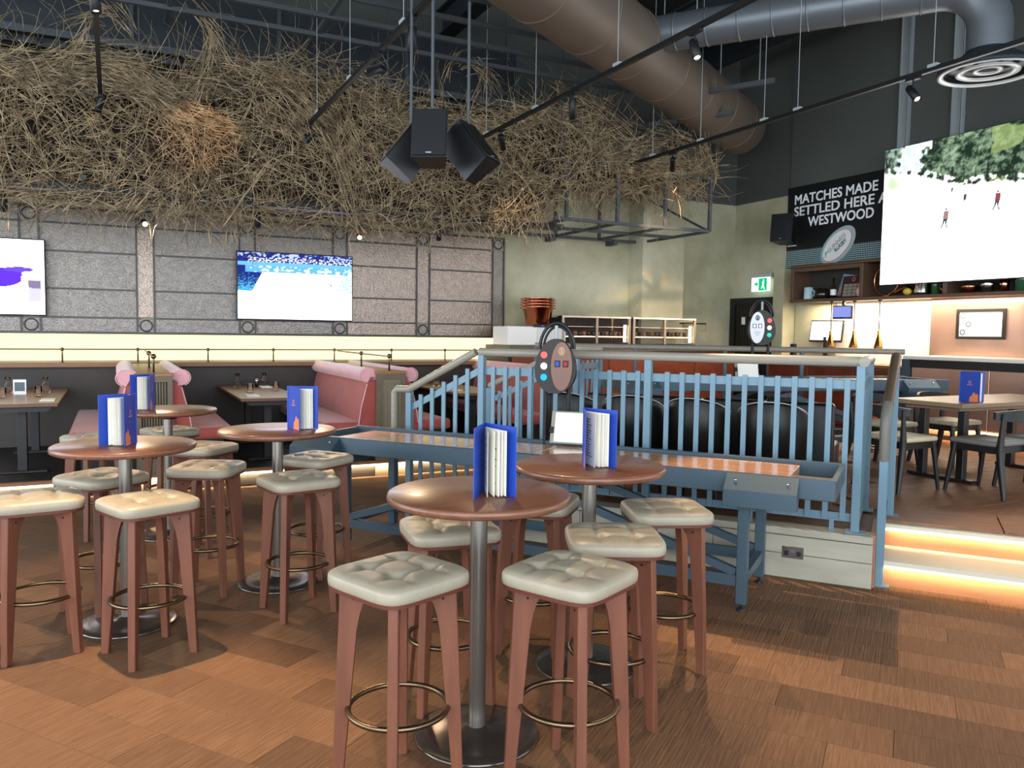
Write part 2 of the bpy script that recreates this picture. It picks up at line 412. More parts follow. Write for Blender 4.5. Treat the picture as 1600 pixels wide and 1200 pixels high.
# oak edging boards along the nosing
for k in range(8):
    mb = MB(); mb.b2(-.17 + k * .8, .62 + k * .8, 6.42, 7.02, .346, .366); obj('edge_board', mb, M['plank2'], floor_raised)
pb = MB(); pb.b2(-3.3, -.18, 5.84, 5.98, 0, .35)
plinth = struct('plinth', pb, M['floor_base'], (0, 0, 0), RP)
for z0, z1 in ((0.0, .17), (.174, .30)):
    for k, (x0, x1) in enumerate(((-3.3, -2.3), (-2.296, -1.25), (-1.246, -.18))):
        mb = MB(); mb.rbox(((x0 + x1) / 2, 5.83, (z0 + z1) / 2), (x1 - x0, .024, z1 - z0), .003, 1); obj('stone_slab', mb, M['travertine'], plinth)
for k, (x0, x1) in enumerate(((-3.3, -2.5), (-2.496, -1.7), (-1.696, -.95), (-.946, -.18))):
    mb = MB(); mb.rbox(((x0 + x1) / 2, 5.905, .33), (x1 - x0, .175, .05), .004, 1); obj('coping_slab', mb, M['travertine'], plinth)
def step(name, x0, x1, y0, y1, z1, z0=0):
    b = MB(); b.b2(x0, x1, y0 + .03, y1, z0, z1 - .04)
    o = struct(name, b, M['step_wood'], (0, 0, 0), RP)
    t = MB(); t.b2(x0, x1, y0, y1, z1 - .035, z1); obj('tread', t, M['nosing'], o)
    l = MB(); l.b2(x0 + .02, x1, y0 + .012, y0 + .026, z1 - .05, z1 - .037); obj('led_strip', l, M['led'], o)
    return o
step('step', -.18, 9, 5.93, 6.40, .18); step('step', -.18, 9, 6.36, 6.43, .345)
sd = MB(); sd.b2(-.2, -.165, 5.86, 6.42, 0, .36); struct('stair_stringer', sd, M['step_wood'], (0, 0, 0), RP)
# little left-hand stair up from the booth side
for x0, z1 in ((-3.85, .18),):
    b = MB(); b.b2(-3.85, -3.24, 6.0, 7.3, 0, .16); o = struct('step', b, M['step_wood'], (0, 0, 0), RP)
    t = MB(); t.b2(-3.88, -3.24, 5.99, 7.31, .145, .18); obj('tread', t, M['nosing'], o)
    l = MB(); l.b2(-3.87, -3.855, 6.0, 7.3, .12, .14); obj('led_strip', l, M['led'], o)

# booth platform (hall frame)
bb = MB(); bb.b2(-5, 5.45, 9.0, QW, 0, .18)
floor_booth = struct('floor_booth', bb, M['dark_base'], (0, 0, 0), RH)
mb = MB(); mb.b2(-5, 5.47, 8.96, 9.02, .15, .185); obj('nosing', mb, M['ledge'], floor_booth)
mb = MB(); mb.b2(-5, 5.45, 8.972, 8.992, .125, .148); obj('led_strip', mb, M['led'], floor_booth)
area('booth_step_glow', Hh(1.5, 8.95, .12), (R(60), 0, RH), 7, .04, 48, (1, .72, .40))
area('stair_glow_upper', Pp(2.4, 6.345, .30), (R(55), 0, RP), 5, .03, 10, (1, .74, .44))
area('stair_glow_lower', Pp(2.4, 5.915, .13), (R(55), 0, RP), 5, .03, 11, (1, .74, .44))
area('bar_toe_glow', Hh(9.78, 5.5, .50), (R(40), 0, RR), 5, .04, 16, (1, .62, .28))

# ------------------------------------------------------------------ bar stools
def cushion():
    N = 30; half = .205; H = .058; vs = []; fs = []
    def se(a, b, n=5.5):
        m = max(abs(a), abs(b))
        if m < 1e-6: return 0, 0, 0
        cx, cy = a / m, b / m; t = (abs(cx) ** n + abs(cy) ** n) ** (-1 / n)
        return a * t, b * t, m
    for j in range(N + 1):
        for i in range(N + 1):
            a = 2 * i / N - 1; b = 2 * j / N - 1
            x, y, m = se(a, b); x *= half; y *= half
            z = H + .011 * (1 - m * m) - .012 * m ** 14
            d = .078; cr = 0
            for s in (-d, d):
                cr = max(cr, math.exp(-((x - s) / .011) ** 2) * max(0, 1 - (abs(y) / .19) ** 4))
                cr = max(cr, math.exp(-((y - s) / .011) ** 2) * max(0, 1 - (abs(x) / .19) ** 4))
            z -= .012 * cr
            for sx in (-d, d):
                for sy in (-d, d):
                    z -= .026 * math.exp(-((x - sx) ** 2 + (y - sy) ** 2) / .029 ** 2)
            vs.append((x, y, z))
    for j in range(N):
        for i in range(N):
            a = j * (N + 1) + i; fs.append((a, a + 1, a + N + 2, a + N + 1))
    rim = [i for i in range(N + 1)] + [j * (N + 1) + N for j in range(1, N + 1)] + [N * (N + 1) + i for i in range(N - 1, -1, -1)] + [j * (N + 1) for j in range(N - 1, 0, -1)]
    prev = rim
    for k, (sc, z) in enumerate(((1.018, .038), (1.022, .020), (1.014, .004), (.99, 0))):
        new = []
        for i in rim:
            x, y, _ = vs[i]; new.append(len(vs)); vs.append((x * sc, y * sc, z))
        for a in range(len(rim)):
            b = (a + 1) % len(rim); fs.append((prev[b], prev[a], new[a], new[b]))
        prev = new
    fs.append(prev[::-1])
    mb = MB(); mb.add(vs, fs, True); return mb
def stool_leg(k):
    T = Matrix.Rotation(PI / 4 + k * PI / 2, 4, 'Z')
    poly = [(.245, 0), (.232, .32), (.214, .755), (.045, .755), (.085, .745), (.112, .728), (.132, .70), (.145, .66), (.153, .60), (.160, .52), (.178, .32), (.206, 0)]
    bm = bmesh.new(); n = len(poly); t = .036
    f0 = [bm.verts.new((x, -t / 2, z)) for x, z in poly]; f1 = [bm.verts.new((x, t / 2, z)) for x, z in poly]
    bm.faces.new(f0); bm.faces.new(f1[::-1])
    for i in range(n): bm.faces.new((f0[(i + 1) % n], f0[i], f1[i], f1[(i + 1) % n]))
    ed = [e for e in bm.edges if abs(e.verts[0].co.y - e.verts[1].co.y) < 1e-6]
    bmesh.ops.bevel(bm, geom=ed, offset=.004, segments=1, affect='EDGES'); bm.verts.index_update()
    mb = MB(); mb.add([v.co.copy() for v in bm.verts], [[v.index for v in f.verts] for f in bm.faces], False, T); bm.free()
    sc_ = MB()
    for y in (-.0185, .0185): sc_.lathe([(.005, -.002), (.005, .002)], 8, T @ Matrix.Translation((.165, y, .715)) @ Matrix.Rotation(PI / 2, 4, 'X'))
    return mb, sc_
def make_stool(loc, rz, label):
    t = thing('bar_stool', label, 'bar stool', loc, rz, 'tufted bar stools')
    obj('seat', cushion(), M['leather'], t, (0, 0, .767))
    b = MB(); pr = []
    for k in range(48):
        an = 2 * PI * k / 48; c, s_ = math.cos(an), math.sin(an); q_ = .206 * (abs(c) ** 5.5 + abs(s_) ** 5.5) ** (-1 / 5.5); pr.append((q_ * c, q_ * s_))
    b.prism(pr, .013, Matrix.Translation((0, 0, .7615)) @ Matrix.Rotation(PI / 2, 4, 'X'), True); obj('seat_board', b, M['seat_board'], t)
    for k in range(4):
        l, s = stool_leg(k); lo = obj('leg', l, M['stool_wood'], t); obj('screw', s, M['screw'], lo)
    r = MB(); r.tube([(.186 * math.cos(a * PI / 20), .186 * math.sin(a * PI / 20), (.30)) for a in range(40)], .0115, 8, closed=True)
    obj('foot_ring', r, M['ring'], t); return t
stools = [
 (-.41, 2.90, 3, 'cream tufted bar stool nearest the camera, just left of the front table pole'),
 (.23, 2.95, 8, 'cream tufted bar stool nearest the camera, just right of the front table pole'),
 (.46, 3.48, 46, 'cream tufted bar stool directly behind the front right stool, half shaded seat'),
 (.80, 4.05, 50, 'rightmost cream tufted bar stool, between second round table and shuffleboard drawer'),
 (-.28, 3.62, 64, 'cream tufted bar stool half hidden behind the front round table pole'),
 (.14, 4.22, 28, 'bar stool mostly hidden between the two front round tables'),
 (-1.88, 4.08, 4, 'cream tufted bar stool in front of the left round table, centred on its base'),
 (-2.47, 4.11, 79, 'bar stool cut off by the left edge of the photo, yellowish lit seat'),
 (-2.46, 4.74, 20, 'bar stool behind the left round table, its seat crossed by the steel pole'),
 (-1.97, 5.12, 44, 'bar stool right of the left round table, before the glowing booth step'),
 (-1.28, 4.75, 83, 'bar stool before the blue-lit middle round table, beside its shiny base'),
 (-1.37, 5.55, 20, 'bar stool behind the middle round table, touching the shuffleboard end'),
 (-3.0, 6.95, 0, 'farthest bar stool, behind the back round table by the ribbed booth divider'),
 (-2.34, 6.0, 30, 'shaded grey looking bar stool right of the back round table'),
 (-3.40, 6.45, 10, 'bar stool at the left side of the back round table, mostly behind nearer tabletop'),
]
S0 = None
for x, y, ph, lb in stools:
    if S0 is None: S0 = make_stool((x, y, 0), R(ph - 45), lb)
    else: dup(S0, (x, y, 0), R(ph - 45), lb)

# ------------------------------------------------------------------ round poseur tables
def make_table(loc, label):
    t = thing('round_table', label, 'table', loc, R(20), 'round high tables')
    b = MB(); b.lathe([(0, 1.004), (.368, 1.004), (.378, 1.010), (.381, 1.022), (.378, 1.036), (.372, 1.040), (0, 1.040)], 56, caps=False); obj('tabletop', b, M['table_wood'], t)
    b = MB(); b.lathe([(.036, .02), (.036, .985)], 20); obj('pole', b, M['steel'], t)
    b = MB(); b.box((0, 0, .994), (.34, .06, .018)); b.box((0, 0, .992), (.06, .34, .018)); b.lathe([(.07, .96), (.07, .985)], 16); obj('top_bracket', b, M['black_metal'], t)
    b = MB(); b.lathe([(.262, 0), (.265, .006), (.258, .014), (.20, .020), (.06, .028), (.05, .04), (.036, .045)], 48); obj('base', b, M['base_steel'], t)
    return t
tabs = [(-.13, 3.27, 'round wooden high table nearest the camera, on a thin steel pole'),
        (.40, 4.00, 'round wooden high table right behind the nearest one, before the shuffleboard'),
        (-1.56, 5.28, 'middle round high table with bluish reflection on its top and base'),
        (-2.20, 4.50, 'left round wooden high table carrying a blue menu with many pages'),
        (-2.82, 6.50, 'farthest round wooden high table, by the ribbed booth divider')]
T0 = None
for x, y, lb in tabs:
    if T0 is None: T0 = make_table((x, y, 0), lb)
    else: dup(T0, (x, y, 0), R(20 + x * 30), lb)

# ------------------------------------------------------------------ menus
def make_menu(loc, rz, label):
    t = thing('menu', label, 'menu', loc, rz, 'blue standing menus')
    def leaf(ang, w, h, th, z=0):
        b = MB(); T = Matrix.Rotation(ang, 4, 'Z'); b.rbox((0, -w / 2 - .004, z + h / 2), (th, w, h), min(.001, th * .4), 1, M=T); return b, T
    for sgn in (-1, 1):
        b, T = leaf(sgn * R(25), .20, .285, .004); c = obj('cover', b, M['navy'], t)
        l = MB(); x = sgn * .0024
        poly = [(-.19, .004), (-.19, .07), (-.175, .082), (-.160, .075), (-.150, .095), (-.135, .085), (-.125, .06), (-.105, .05), (-.10, .004)]
        v = [(x, a, z) for a, z in poly]; l.add(v, [list(range(len(v)))], False, T); obj('orange_flame', l, M['orange_print'], c)
        l = MB(); l.lathe([(.009, 0), (.014, 0)], 16, T @ Matrix.Translation((x, -.10, .185)) @ Matrix.Rotation(PI / 2, 4, 'Y'), caps=False)
        l.add([(x, -.13, .160), (x, -.07, .160), (x, -.07, .165), (x, -.13, .165)], [(0, 1, 2, 3)], False, T); obj('crest', l, M['orange_print'], c)
    for i, a in enumerate((-9, 0, 6, 11, 16)):
        b, T = leaf(R(a), .175 - .004 * (i % 2), .262, .0012, .006); p = obj('page', b, M['paper'], t)
        if i in (0, 2, 4):
            l = MB()
            for k in range(14):
                ln = random.uniform(.05, .12); z = .232 - k * .014
                for x in (-.0011, .0011): l.add([(x, -.03, z), (x, -.03 - ln, z), (x, -.03 - ln, z + .005), (x, -.03, z + .005)], [(0, 1, 2, 3)], False, T)
            obj('print_lines', l, M['print'], p)
    b = MB(); b.rbox((0, 0, .1425), (.014, .008, .285), .002, 1); obj('spine', b, M['navy'], t)
    return t
menus = [(-.11, 3.30, 1.041, 15, 'open blue menu showing a printed page, on the nearest round table'),
         (.37, 4.03, 1.041, 22, 'open blue menu with three pages, on the round table before the shuffleboard'),
         (-1.50, 5.32, 1.041, 62, 'blue menu with orange flame on its cover, on the bluish middle table'),
         (-2.16, 4.55, 1.041, -16, 'blue menu with cream page edges, on the left round table'),
         (-2.93, 6.50, 1.041, -10, 'blue menu on the farthest round table, before the ribbed divider'),
         (4.24, 7.52, 1.111, 48, 'blue menu with orange flame on the square bar table at right')]
M0 = None
for x, y, z, rz, lb in menus:
    if M0 is None: M0 = make_menu((x, y, z), R(rz), lb)
    else: dup(M0, (x, y, z), R(rz), lb)

# ------------------------------------------------------------------ shuffleboard tables
def make_shuffle(loc, rz, label):
    # local x along the table (0..4.0), y = depth 0..0.72
    t = thing('shuffleboard_table', label, 'game table', loc, rz, 'long shuffleboard tables')
    L = 4.0; D = .74; zt = .865
    b = MB()
    for k in range(6):
        o = MB(); x0 = .27 + k * (L - .54) / 6; x1 = .27 + (k + 1) * (L - .54) / 6
        o.rbox(((x0 + x1) / 2, D / 2, zt - .05), (x1 - x0 - .002, .50, .07), .004, 1); obj('playfield_board', o, M['play_wood'], t)
    b = MB(); b.b2(.04, L - .04, .04, D - .04, zt - .13, zt - .095); obj('gutter_floor', b, M['gutter'], t)
    for y0, y1, nm in ((0, .035, 'front_rail'), (D - .035, D, 'back_rail')):
        b = MB(); b.rbox((L / 2, (y0 + y1) / 2, zt - .06), (L, .035, .125), .004, 1); obj(nm, b, M['blue_dark'], t)
    for x in (.0175, L - .0175):
        b = MB(); b.rbox((x, D / 2, zt - .065), (.035, D - .072, .115), .004, 1); obj('end_rail', b, M['blue_dark'], t)
    for x in (.42, L - .52):
        for y in (.05, D - .05):
            b = MB(); b.rbox((x, y, .395), (.065, .065, .70), .004, 1); lg = obj('leg', b, M['blue_dark'], t)
            f = MB(); f.lathe([(.008, .02), (.008, .05)], 8, Matrix.Translation((x, y, 0))); f.lathe([(.026, .0), (.026, .008), (.01, .022)], 12, Matrix.Translation((x, y, 0))); obj('levelling_foot', f, M['black_metal'], lg)
        for z in (.20, .69):
            b = MB(); b.box((x, D / 2, z), (.05, D - .16, .06)); obj('end_stretcher', b, M['blue_dark'], t)
    x0, x1 = .42, L - .52
    for y in (.05, D - .05):
        b = MB(); b.box(((x0 + x1) / 2, y, .19), (x1 - x0 - .07, .045, .07)); obj('long_stretcher', b, M['blue_dark'], t)
        b = MB(); xm = (x0 + x1) / 2
        b.bar((x0 + .04, y, .24), (xm, y, .70), .045, .05); b.bar((x1 - .04, y, .24), (xm, y, .70), .045, .05)
        obj('cross_brace', b, M['blue_dark'], t)
    # hinged storage flap below the front rail, right hand end, and the one at the left hand end
    for xa, xb in ((L - .62, L - .20), (-.02, .40)):
        b = MB()
        b.prism([(0, 0), (-.10, -.085), (-.10, -.185), (0, -.185)], xb - xa, Matrix.Translation(((xa + xb) / 2, -.002, zt - .0)) @ Matrix.Rotation(-PI / 2, 4, 'Z') @ Matrix.Scale(-1, 4, (1, 0, 0)))
        h = obj('puck_box', b, M['blue_dark'], t)
        for x in (xa + .06, xb - .06):
            k = MB(); k.lathe([(.008, 0), (.008, .012), (.004, .014)], 10, Matrix.Translation((x, -.045, zt - .037)) @ Matrix.Rotation(R(50), 4, 'X')); obj('lock', k, M['chrome'], h)
    return t
SH = make_shuffle(Pp(-4.36, 4.92, 0), RP, 'long blue shuffleboard table with glossy wooden playfield before the blue railing')
dup(SH, (1.15, 8.28, .36), R(13), 'second shuffleboard table behind the blue railing, pale playfield on raised floor')

# scoring consoles
def make_console(loc, rz, label, pale=False, side=-1, base=.0):
    t = thing('scoring_console', label, 'scoreboard', loc, rz)
    b = MB(); b.lathe([(.018, -.62), (.018, .05)], 12, Matrix.Translation((-.09, .06, 0))); b.lathe([(.018, -.62), (.018, .05)], 12, Matrix.Translation((.09, .06, 0))); b.box((0, .06, -.64), (.30, .06, .04)); obj('post', b, M['black_metal'], t)
    b = MB(); pts = [(.135 * math.cos(R(a)), .03, .13 + .20 * math.sin(R(a))) for a in range(0, 181, 12)]
    b.tube(pts, .013, 8); b.tube([(x * .82, y + .03, .13 + (z - .13) * .86) for x, y, z in pts], .010, 8); obj('cable_loop', b, M['black_plastic'], t)
    b = MB(); b.lathe([(.014, .17), (.014, .31)], 10); obj('loop_stem', b, M['galv'], t)
    b = MB()
    prof = []
    for k in range(28):
        a = 2 * PI * k / 28; prof.append((.155 * math.cos(a) * (1 - .16 * math.sin(a)), .21 * math.sin(a)))
    b.prism(prof, .09, smooth=True); obj('housing', b, M['console'], t)
    b = MB(); prof = [(side * -.055 + .082 * math.cos(2 * PI * k / 28), .185 * math.sin(2 * PI * k / 28)) for k in range(28)]
    b.prism(prof, .02, Matrix.Translation((0, -.052, 0)), smooth=True); fc = obj('face', b, M['console_face2'] if pale else M['console_face'], t)
    cx = side * -.055
    b = MB(); b.lathe([(.016, 0), (.026, 0)], 20, Matrix.Translation((cx, -.064, .115)) @ Matrix.Rotation(PI / 2, 4, 'X') @ Matrix.Diagonal((1, 1.25, 1, 1)), caps=False)
    b.add([(cx - .012, -.064, .095), (cx + .012, -.064, .095), (cx + .008, -.064, .132), (cx - .008, -.064, .132)], [(0, 1, 2, 3)]); obj('crest', b, M['ring'] if not pale else M['grey_print'], fc)
    for dx, mm in ((-.032, 'disp_blue'), (.032, 'disp_red')):
        b = MB(); b.rbox((cx + dx, -.064, .02), (.044, .008, .05), .004, 1); d = obj('display', b, M['black_plastic'] if not pale else M['grey_print'], fc)
        g = MB(); g.box((cx + dx, -.069, .02), (.022, .002, .03)); obj('digit', g, M['white_lit'] if pale else M[mm], d)
    g = MB()
    for k in range(3): g.box((cx, -.0635, -.05 - k * .018), (.07 - k * .012, .002, .004))
    obj('caption', g, M['grey_print'], fc)
    for z, mm in ((.085, 'red_lit'), (.0, 'white_lit'), (-.085, 'green_lit' if pale else 'blue_lit')):
        b = MB(); b.lathe([(.026, 0), (.024, .01), (.012, .016), (0, .017)], 16, Matrix.Translation((side * .085, -.044, z)) @ Matrix.Rotation(PI / 2, 4, 'X')); obj('button', b, M[mm], t)
    return t
make_console(Pp(-2.43, 5.60, 1.45), RP + R(12), 'dark scoring console with copper oval face above the front shuffleboard', False, -1)
make_console((2.96, 8.98 + .52, 1.80), R(-10), 'scoring console with pale oval face before the dark door', True, 1)

# clip board on the shuffleboard
t = thing('clipboard', 'white notice sheet on a leaning clipboard on the front shuffleboard', 'clipboard', Pp(-2.30, 5.53, .867), RP + R(8))
TT = Matrix.Rotation(R(-16), 4, 'X')
b = MB(); b.rbox((0, 0, .125), (.27, .012, .25), .003, 1, M=TT); obj('board', b, M['rail_wood'], t)
b = MB(); b.box((.012, -.008, .125), (.23, .002, .225), M=TT); obj('sheet', b, M['paper'], t)
b = MB(); b.rbox((-.125, -.012, .10), (.03, .014, .05), .003, 1, M=TT); obj('clip', b, M['black_metal'], t)

dup(t, (2.62, 8.86, 1.227), R(4), 'white notice sheet standing on the second shuffleboard behind the railing')

# ------------------------------------------------------------------ railings (bar frame, local x = s, y = r)
def picket_mesh(h, w=.036, d=.014):
    b = MB(); b.box((0, 0, h / 2), (w, d, h)); me = b.mesh('picket'); me.materials.append(M['blue_paint']); return me
def post(par, x, y, z0, z1, base=True, w=.055):
    b = MB(); b.rbox((x, y, (z0 + z1) / 2), (w, w, z1 - z0), .003, 1); p = obj('post', b, M['blue_paint'], par)
    if base:
        b = MB(); b.rbox((x, y, z0 + .006), (.13, .11, .012), .003, 1); obj('base_plate', b, M['blue_paint'], p)
t = thing('railing', 'long blue picket railing with rounded grey handrail behind the shuffleboard', 'railing', (0, 0, 0), RP)
Y = 5.90; Z0 = .356
b = MB(); b.tube([(-3.26, Y, 1.535), (-.30, Y, 1.535)], .036, 14); obj('handrail', b, M['rail_wood'], t)
for z, h in ((1.375, .06), (.455, .055)):
    b = MB(); b.box(((-3.26 - .28) / 2, Y + .012, z), (2.96, .014, h)); obj('flat_rail', b, M['blue_paint'], t)
for x in (-3.24, -1.79, -.30): post(t, x, Y, Z0, 1.51)
pk = picket_mesh(.98)
x = -3.13
while x < -.35:
    if min(abs(x + 1.79), abs(x + .30)) > .05: link('picket', pk, None, t, (x, Y - .004, .44))
    x += .1145
b = MB()
for x in (-2.5, -1.0, -.45): b.box((x, Y, .40), (.03, .014, .09))
obj('rail_foot', b, M['blue_paint'], t)

t = thing('stair_railing', 'blue picket railing with sloped handrail left of the long railing', 'railing', (0, 0, 0), RP)
xa, xb = -3.97, -3.30
b = MB(); b.tube([(-4.13, Y, .30), (-4.13, Y, 1.155), (-4.10, Y, 1.185), (xa, Y, 1.19), (xb, Y, 1.535)], .034, 12); obj('handrail', b, M['rail_wood'], t)
b = MB(); b.bar((xa + .02, Y + .01, 1.03), (xb + .03, Y + .01, 1.375), .014, .055); obj('flat_rail', b, M['blue_paint'], t)
b = MB(); b.box(((xa + xb) / 2, Y + .01, .10), (xb - xa, .014, .05)); obj('flat_rail', b, M['blue_paint'], t)
post(t, xa, Y, 0, 1.16)
for k in range(5):
    x = xa + .12 + k * .118; z1 = 1.03 + (x - xa) / (xb - xa) * .345 + .055
    b = MB(); b.box((x, Y - .004, (.06 + z1) / 2), (.036, .014, z1 - .06)); obj('picket', b, M['blue_paint'], t)

t = thing('stair_railing', 'blue railing with sloped handrail on far side of the left hand stair', 'railing', (0, 0, 0), RP)
Y2 = 7.36; xb2 = -3.10
b = MB(); b.tube([(-3.95, Y2, 1.14), (xb2, Y2, 1.53), (-2.95, Y2, 1.535), (-2.95, 7.95, 1.535)], .034, 12); obj('handrail', b, M['rail_wood'], t)
b = MB(); b.bar((-3.95, Y2, .98), (xb2, Y2, 1.375), .014, .055); obj('flat_rail', b, M['blue_paint'], t)
b = MB(); b.bar((-2.95, Y2, 1.375), (-2.95, 7.95, 1.375), .014, .055); obj('flat_rail', b, M['blue_paint'], t)
post(t, -3.95, Y2, 0, 1.12); post(t, -2.97, Y2, .36, 1.51); post(t, -2.95, 7.95, .36, 1.51)
for k in range(6):
    x = -3.83 + k * .125; z1 = .98 + (x + 3.95) / .85 * .395 + .055
    b = MB(); b.box((x, Y2, (.40 + z1) / 2), (.036, .014, z1 - .40)); obj('picket', b, M['blue_paint'], t)
pk3 = picket_mesh(.99, .014, .036)
for k in range(4): link('picket', pk3, None, t, (-2.95, Y2 + .12 + k * .135, .44))

t = thing('return_railing', 'short blue picket railing running back from the corner post', 'railing', (0, 0, 0), RP)
b = MB(); b.tube([(-.28, 5.86, 1.535), (-.28, 6.72, 1.535)], .036, 12); obj('handrail', b, M['rail_wood'], t)
for z in (1.375, .455):
    b = MB(); b.box((-.28, 6.31, z), (.014, .82, .055)); obj('flat_rail', b, M['blue_paint'], t)
post(t, -.28, 6.72, .356, 1.51)
for k in range(6): link('picket', pk3, None, t, (-.284, 6.02 + k * .115, .44))

t = thing('stair_handrail', 'bronze stair handrail bending down to a blue post beside lit steps', 'handrail', (0, 0, 0), RP)
b = MB(); b.tube([(-.10, 6.62, 1.56), (-.13, 6.0, 1.24)], .036, 14); obj('sloped_grip', b, M['rail_bronze'], t)
b = MB(); b.tube([(-.13, 6.01, 1.25), (-.135, 5.965, 1.19), (-.138, 5.95, 1.10), (-.138, 5.95, .86)], .035, 14); obj('vertical_grip', b, pbr('grip_grey', '#5f5b53', .4), t)
post(t, -.138, 5.95, 0, .87); post(t, -.10, 6.60, .356, 1.53)
for k, y in enumerate((6.12, 6.26, 6.40, 6.5)):
    b = MB(); z1 = 1.0 + (y - 5.95) * .5 + .06; z0 = .19 if y < 6.36 else .37
    b.box((-.13, y, (z0 + .06 + z1) / 2), (.014, .036, z1 - z0 - .06)); obj('picket', b, M['blue_paint'], t)
b = MB(); b.bar((-.13, 5.95, 1.0), (-.12, 6.6, 1.32), .014, .05); b.bar((-.13, 5.95, .22), (-.12, 6.6, .46), .014, .05); obj('flat_rail', b, M['blue_paint'], t)

t = thing('rear_railing', 'thin rear railing with dark rounded handrail before the bar and hot counter', 'railing', (0, 0, 0), 0)
pa, pb_ = Pp(-5.0, 9.5), Pp(-.10, 10.75)
pa = Hh(5.40, 10.05); pb_ = Vector((4.85, 9.85, 0))
b = MB(); b.tube([pa + Vector((0, 0, 1.53)), pb_ + Vector((0, 0, 1.53))], .036, 12); obj('handrail', b, M['rail_wood'], t)
for k in range(5):
    p = pa.lerp(pb_, [.0, .30, .55, .75, .985][k]); bb_ = MB(); bb_.rbox((p.x, p.y, .93), (.045, .045, 1.15), .003, 1); obj('post', bb_, M['blue_dark'], t)

# ------------------------------------------------------------------ booths (hall frame)
QF = 9.03
def make_bench(p, side, label, group='salmon booth benches'):
    # p: divider face, seat grows towards side*(+x)
    t = thing('booth_bench', label, 'bench', Hh(p, QF + .06, .18), RH, group)
    L = 2.58
    b = MB(); b.b2(min(0, side * .52), max(0, side * .52), .02, L, 0, .33); obj('base', b, M['dark_base'], t)
    b = MB(); b.rbox((side * .33, L / 2 + .0, .39), (.60, L, .13), .04, 3, True); obj('seat', b, M['velvet'], t)
    b = MB(); poly = [(0, .40), (side * .20, .40), (side * .17, .62), (side * .10, .90), (side * .06, .98), (0, .98)]
    if side < 0: poly = poly[::-1]
    b.prism(poly, L, Matrix.Translation((0, L / 2, 0))); bk = obj('backrest', b, M['velvet'], t)
    b = MB(); b.tube([(side * .20, -.002, .42), (side * .17, -.002, .62), (side * .10, -.002, .90)], .007, 6); b.tube([(side * (.10 + .09 * math.cos(a * .4)), -.004, 1.0 + .085 * math.sin(a * .4)) for a in range(-3, 9)], .006, 6); obj('pale_edge', b, M['pale_edge'], bk)
    b = MB(); pr = [(side * .075 + .105 * math.cos(a * PI / 10), 1.0 + .085 * math.sin(a * PI / 10)) for a in range(20)]
    b.prism(pr, L, Matrix.Translation((0, L / 2, 0)), smooth=True); obj('head_roll', b, M['velvet_pink'], t)
    return t
divs = [.37, 2.92, 5.47]
names = ['ribbed', 'mesh', 'far']
lbl = {(0, -1): 'salmon booth bench left of the ribbed divider', (0, 1): 'salmon booth bench right of the ribbed divider',
       (1, -1): 'large salmon booth bench with pink roll left of the mesh fronted divider', (1, 1): 'salmon booth bench behind the mesh fronted divider and stair railing',
       (2, -1): 'salmon booth bench seen through the blue railing pickets, farthest right'}
for i, p in enumerate(divs):
    hw = .165
    if i < 2:
        t = thing('booth_divider', ['booth divider with ribbed dark end panel and wooden top', 'booth divider with mesh fronted dark end panel'][i], 'divider', Hh(p, QF, 0), RH)
        b = MB(); b.b2(-hw, hw, .02, 2.66, .18, 1.20); obj('core', b, M['panel_wood'], t)
        b = MB(); b.rbox((0, 1.32, 1.215), (2 * hw + .04, 2.70, .035), .006, 1); obj('top_board', b, M['booth_top'], t)
        b = MB(); w = hw + .01
        b.b2(-w, -w + .05, -.03, .02, .02, 1.2); b.b2(w - .05, w, -.03, .02, .02, 1.2); b.b2(-w + .05, w - .05, -.03, .02, 1.14, 1.2); b.b2(-w + .05, w - .05, -.03, .02, .02, .34); obj('panel_frame', b, M['panel_wood'], t)
        b = MB(); b.b2(-w - .02, w + .02, -.05, .02, .0, .17); obj('plinth_block', b, M['panel_wood'], t)
        if i == 0:
            for k in range(9):
                b = MB(); b.rbox((-.105 + k * .0262, -.004, .74), (.016, .02, .80), .004, 1); obj('rib', b, M['panel_wood'], t)
        else:
            b = MB(); b.b2(-w + .05, w - .05, -.008, .01, .34, 1.14); obj('mesh_panel', b, M['panel_mesh'], t)
            b = MB()
            for k in range(14):
                z = .37 + k * .055; b.bar((-w + .055, -.012, z), (w - .055, -.012, z + .0), .006)
            for k in range(5): b.bar((-.09 + k * .045, -.012, .345), (-.09 + k * .045, -.012, 1.135), .006)
            obj('lattice', b, M['panel_mesh'], t, ); 
        # rail along the top
        r = thing('divider_rail', 'small ball jointed metal rail on top of the %s divider' % ['ribbed', 'mesh fronted'][i], 'rail', Hh(p, QF, 1.2325), RH)
        b = MB()
        b.tube([(0, .06, .17), (0, 2.5, .17)], .010, 8); obj('bar', b, M['ring'], r)
        for y in (.06, 1.25):
            b = MB(); b.lathe([(.022, 0), (.022, .006), (.011, .010), (.011, .17)], 10, Matrix.Translation((0, y, 0))); b.sphere((0, y, .172), .028, 12); obj('post', b, M['ring'], r)
    for sd in (-1, 1):
        if (i, sd) in lbl: make_bench(p + sd * (hw + .003), sd, lbl[(i, sd)])
# rail on the wall ledge
r = thing('ledge_rail', 'long thin metal rail with ball joints along the glowing wall ledge', 'rail', (0, 0, 0), RH)
b = MB(); b.tube([(-4.5, 11.64, 1.415), (5.5, 11.64, 1.415)], .009, 8); obj('bar', b, M['ring'], r)
for k in range(-4, 7):
    x = -.586 + k * .872
    b = MB(); b.lathe([(.02, 1.247), (.02, 1.253), (.010, 1.257), (.010, 1.41)], 10, Matrix.Translation((x, 11.64, 0))); b.sphere((x, 11.64, 1.415), .024, 12); obj('post', b, M['ring'], r)
